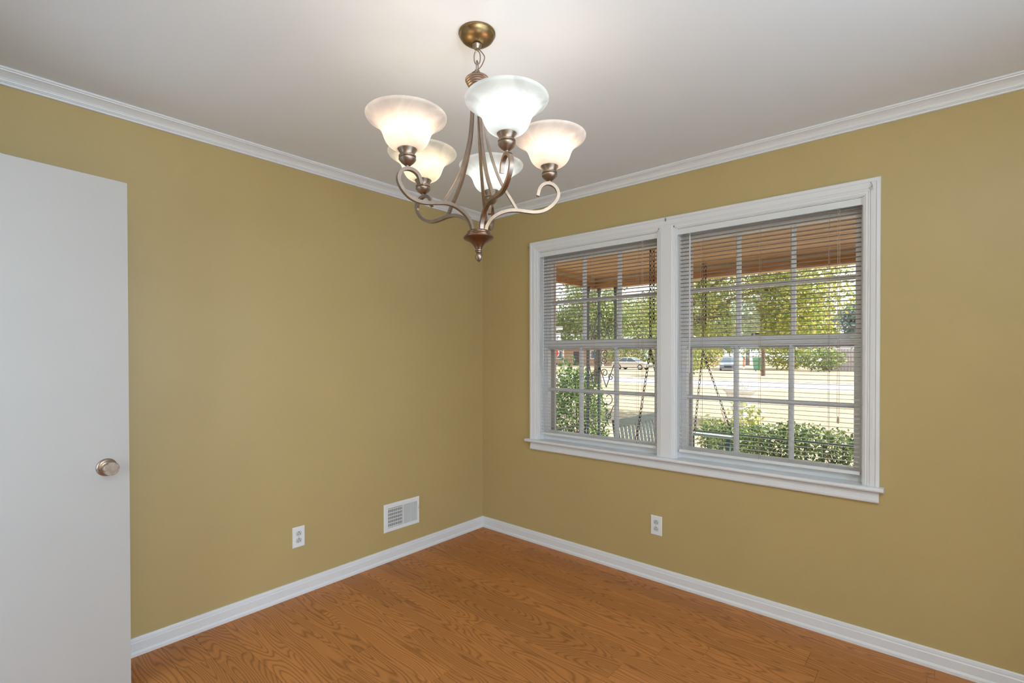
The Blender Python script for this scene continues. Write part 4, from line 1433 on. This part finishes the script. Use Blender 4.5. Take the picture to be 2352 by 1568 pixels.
# ------------------------------------------------------------------ yard sign
sx0, sy0 = -5.06, 8.0
sg = thing('yard_sign', (sx0, sy0, GZ), 'white hanging yard sign with dark lettering and a red drop-shaped emblem', 'sign')
sdir = Vector((0.86, 0.51, 0))


def SG(u, v, d=0.0):
    return (sx0 + u * sdir.x + d * sdir.y, sy0 + u * sdir.y - d * sdir.x, v)


def spanel(u0, u1, v0, v1, d0, d1):
    return MB().add([SG(u0, v0, d0), SG(u1, v0, d0), SG(u1, v1, d0), SG(u0, v1, d0), SG(u0, v0, d1), SG(u1, v0, d1), SG(u1, v1, d1), SG(u0, v1, d1)],
                    [(0, 1, 2, 3), (4, 7, 6, 5), (0, 4, 5, 1), (1, 5, 6, 2), (2, 6, 7, 3), (3, 7, 4, 0)])


spanel(-0.55, 0.10, 1.50, 1.93, -0.01, 0.01).build('board', 'sign_white', sg)
spanel(-0.60, -0.52, GZ, 2.15, -0.04, 0.04).build('post', 'house_white', sg)
spanel(-0.60, 0.15, 2.02, 2.10, -0.035, 0.035).build('arm', 'house_white', sg)
# dark lettering strokes, too small to read in the photograph
for r_i, (v0, v1) in enumerate(((1.76, 1.84), (1.62, 1.70))):
    for k in range(7):
        u0 = -0.47 + k * 0.078 + random.uniform(-.006, .006)
        spanel(u0, u0 + 0.016, v0, v1, 0.0101, 0.0125).build('letter_stroke', 'sign_ink', sg)
        if k % 2 == 0:
            vv = random.choice([v0, v1 - 0.016, (v0 + v1) / 2])
            spanel(u0 + 0.016, u0 + 0.055, vv, vv + 0.016, 0.0101, 0.0125).build('letter_stroke', 'sign_ink', sg)
pts = []
for k in range(24):
    a = 2 * math.pi * k / 24
    r = 0.125
    pts.append((r * math.cos(a), r * math.sin(a) * (1.0 if math.sin(a) > 0 else 1.05)))
dr = MB()
V = [SG(-0.06 + u, 1.40 + v, -0.008) for u, v in pts] + [SG(-0.06 + u, 1.40 + v, 0.008) for u, v in pts]
dr.add(V, [tuple(range(24))[::-1], tuple(range(24, 48))] + [(i, (i + 1) % 24, 24 + (i + 1) % 24, 24 + i) for i in range(24)])
do = dr.build('emblem_back', 'sign_white', sg)
V = [SG(-0.06 + u * 0.86, 1.40 + v * 0.86, 0.008) for u, v in pts] + [SG(-0.06 + u * 0.86, 1.40 + v * 0.86, 0.0105) for u, v in pts]
d2 = MB().add(V, [tuple(range(24))[::-1], tuple(range(24, 48))] + [(i, (i + 1) % 24, 24 + (i + 1) % 24, 24 + i) for i in range(24)])
d2.build('emblem', 'sign_red', do)
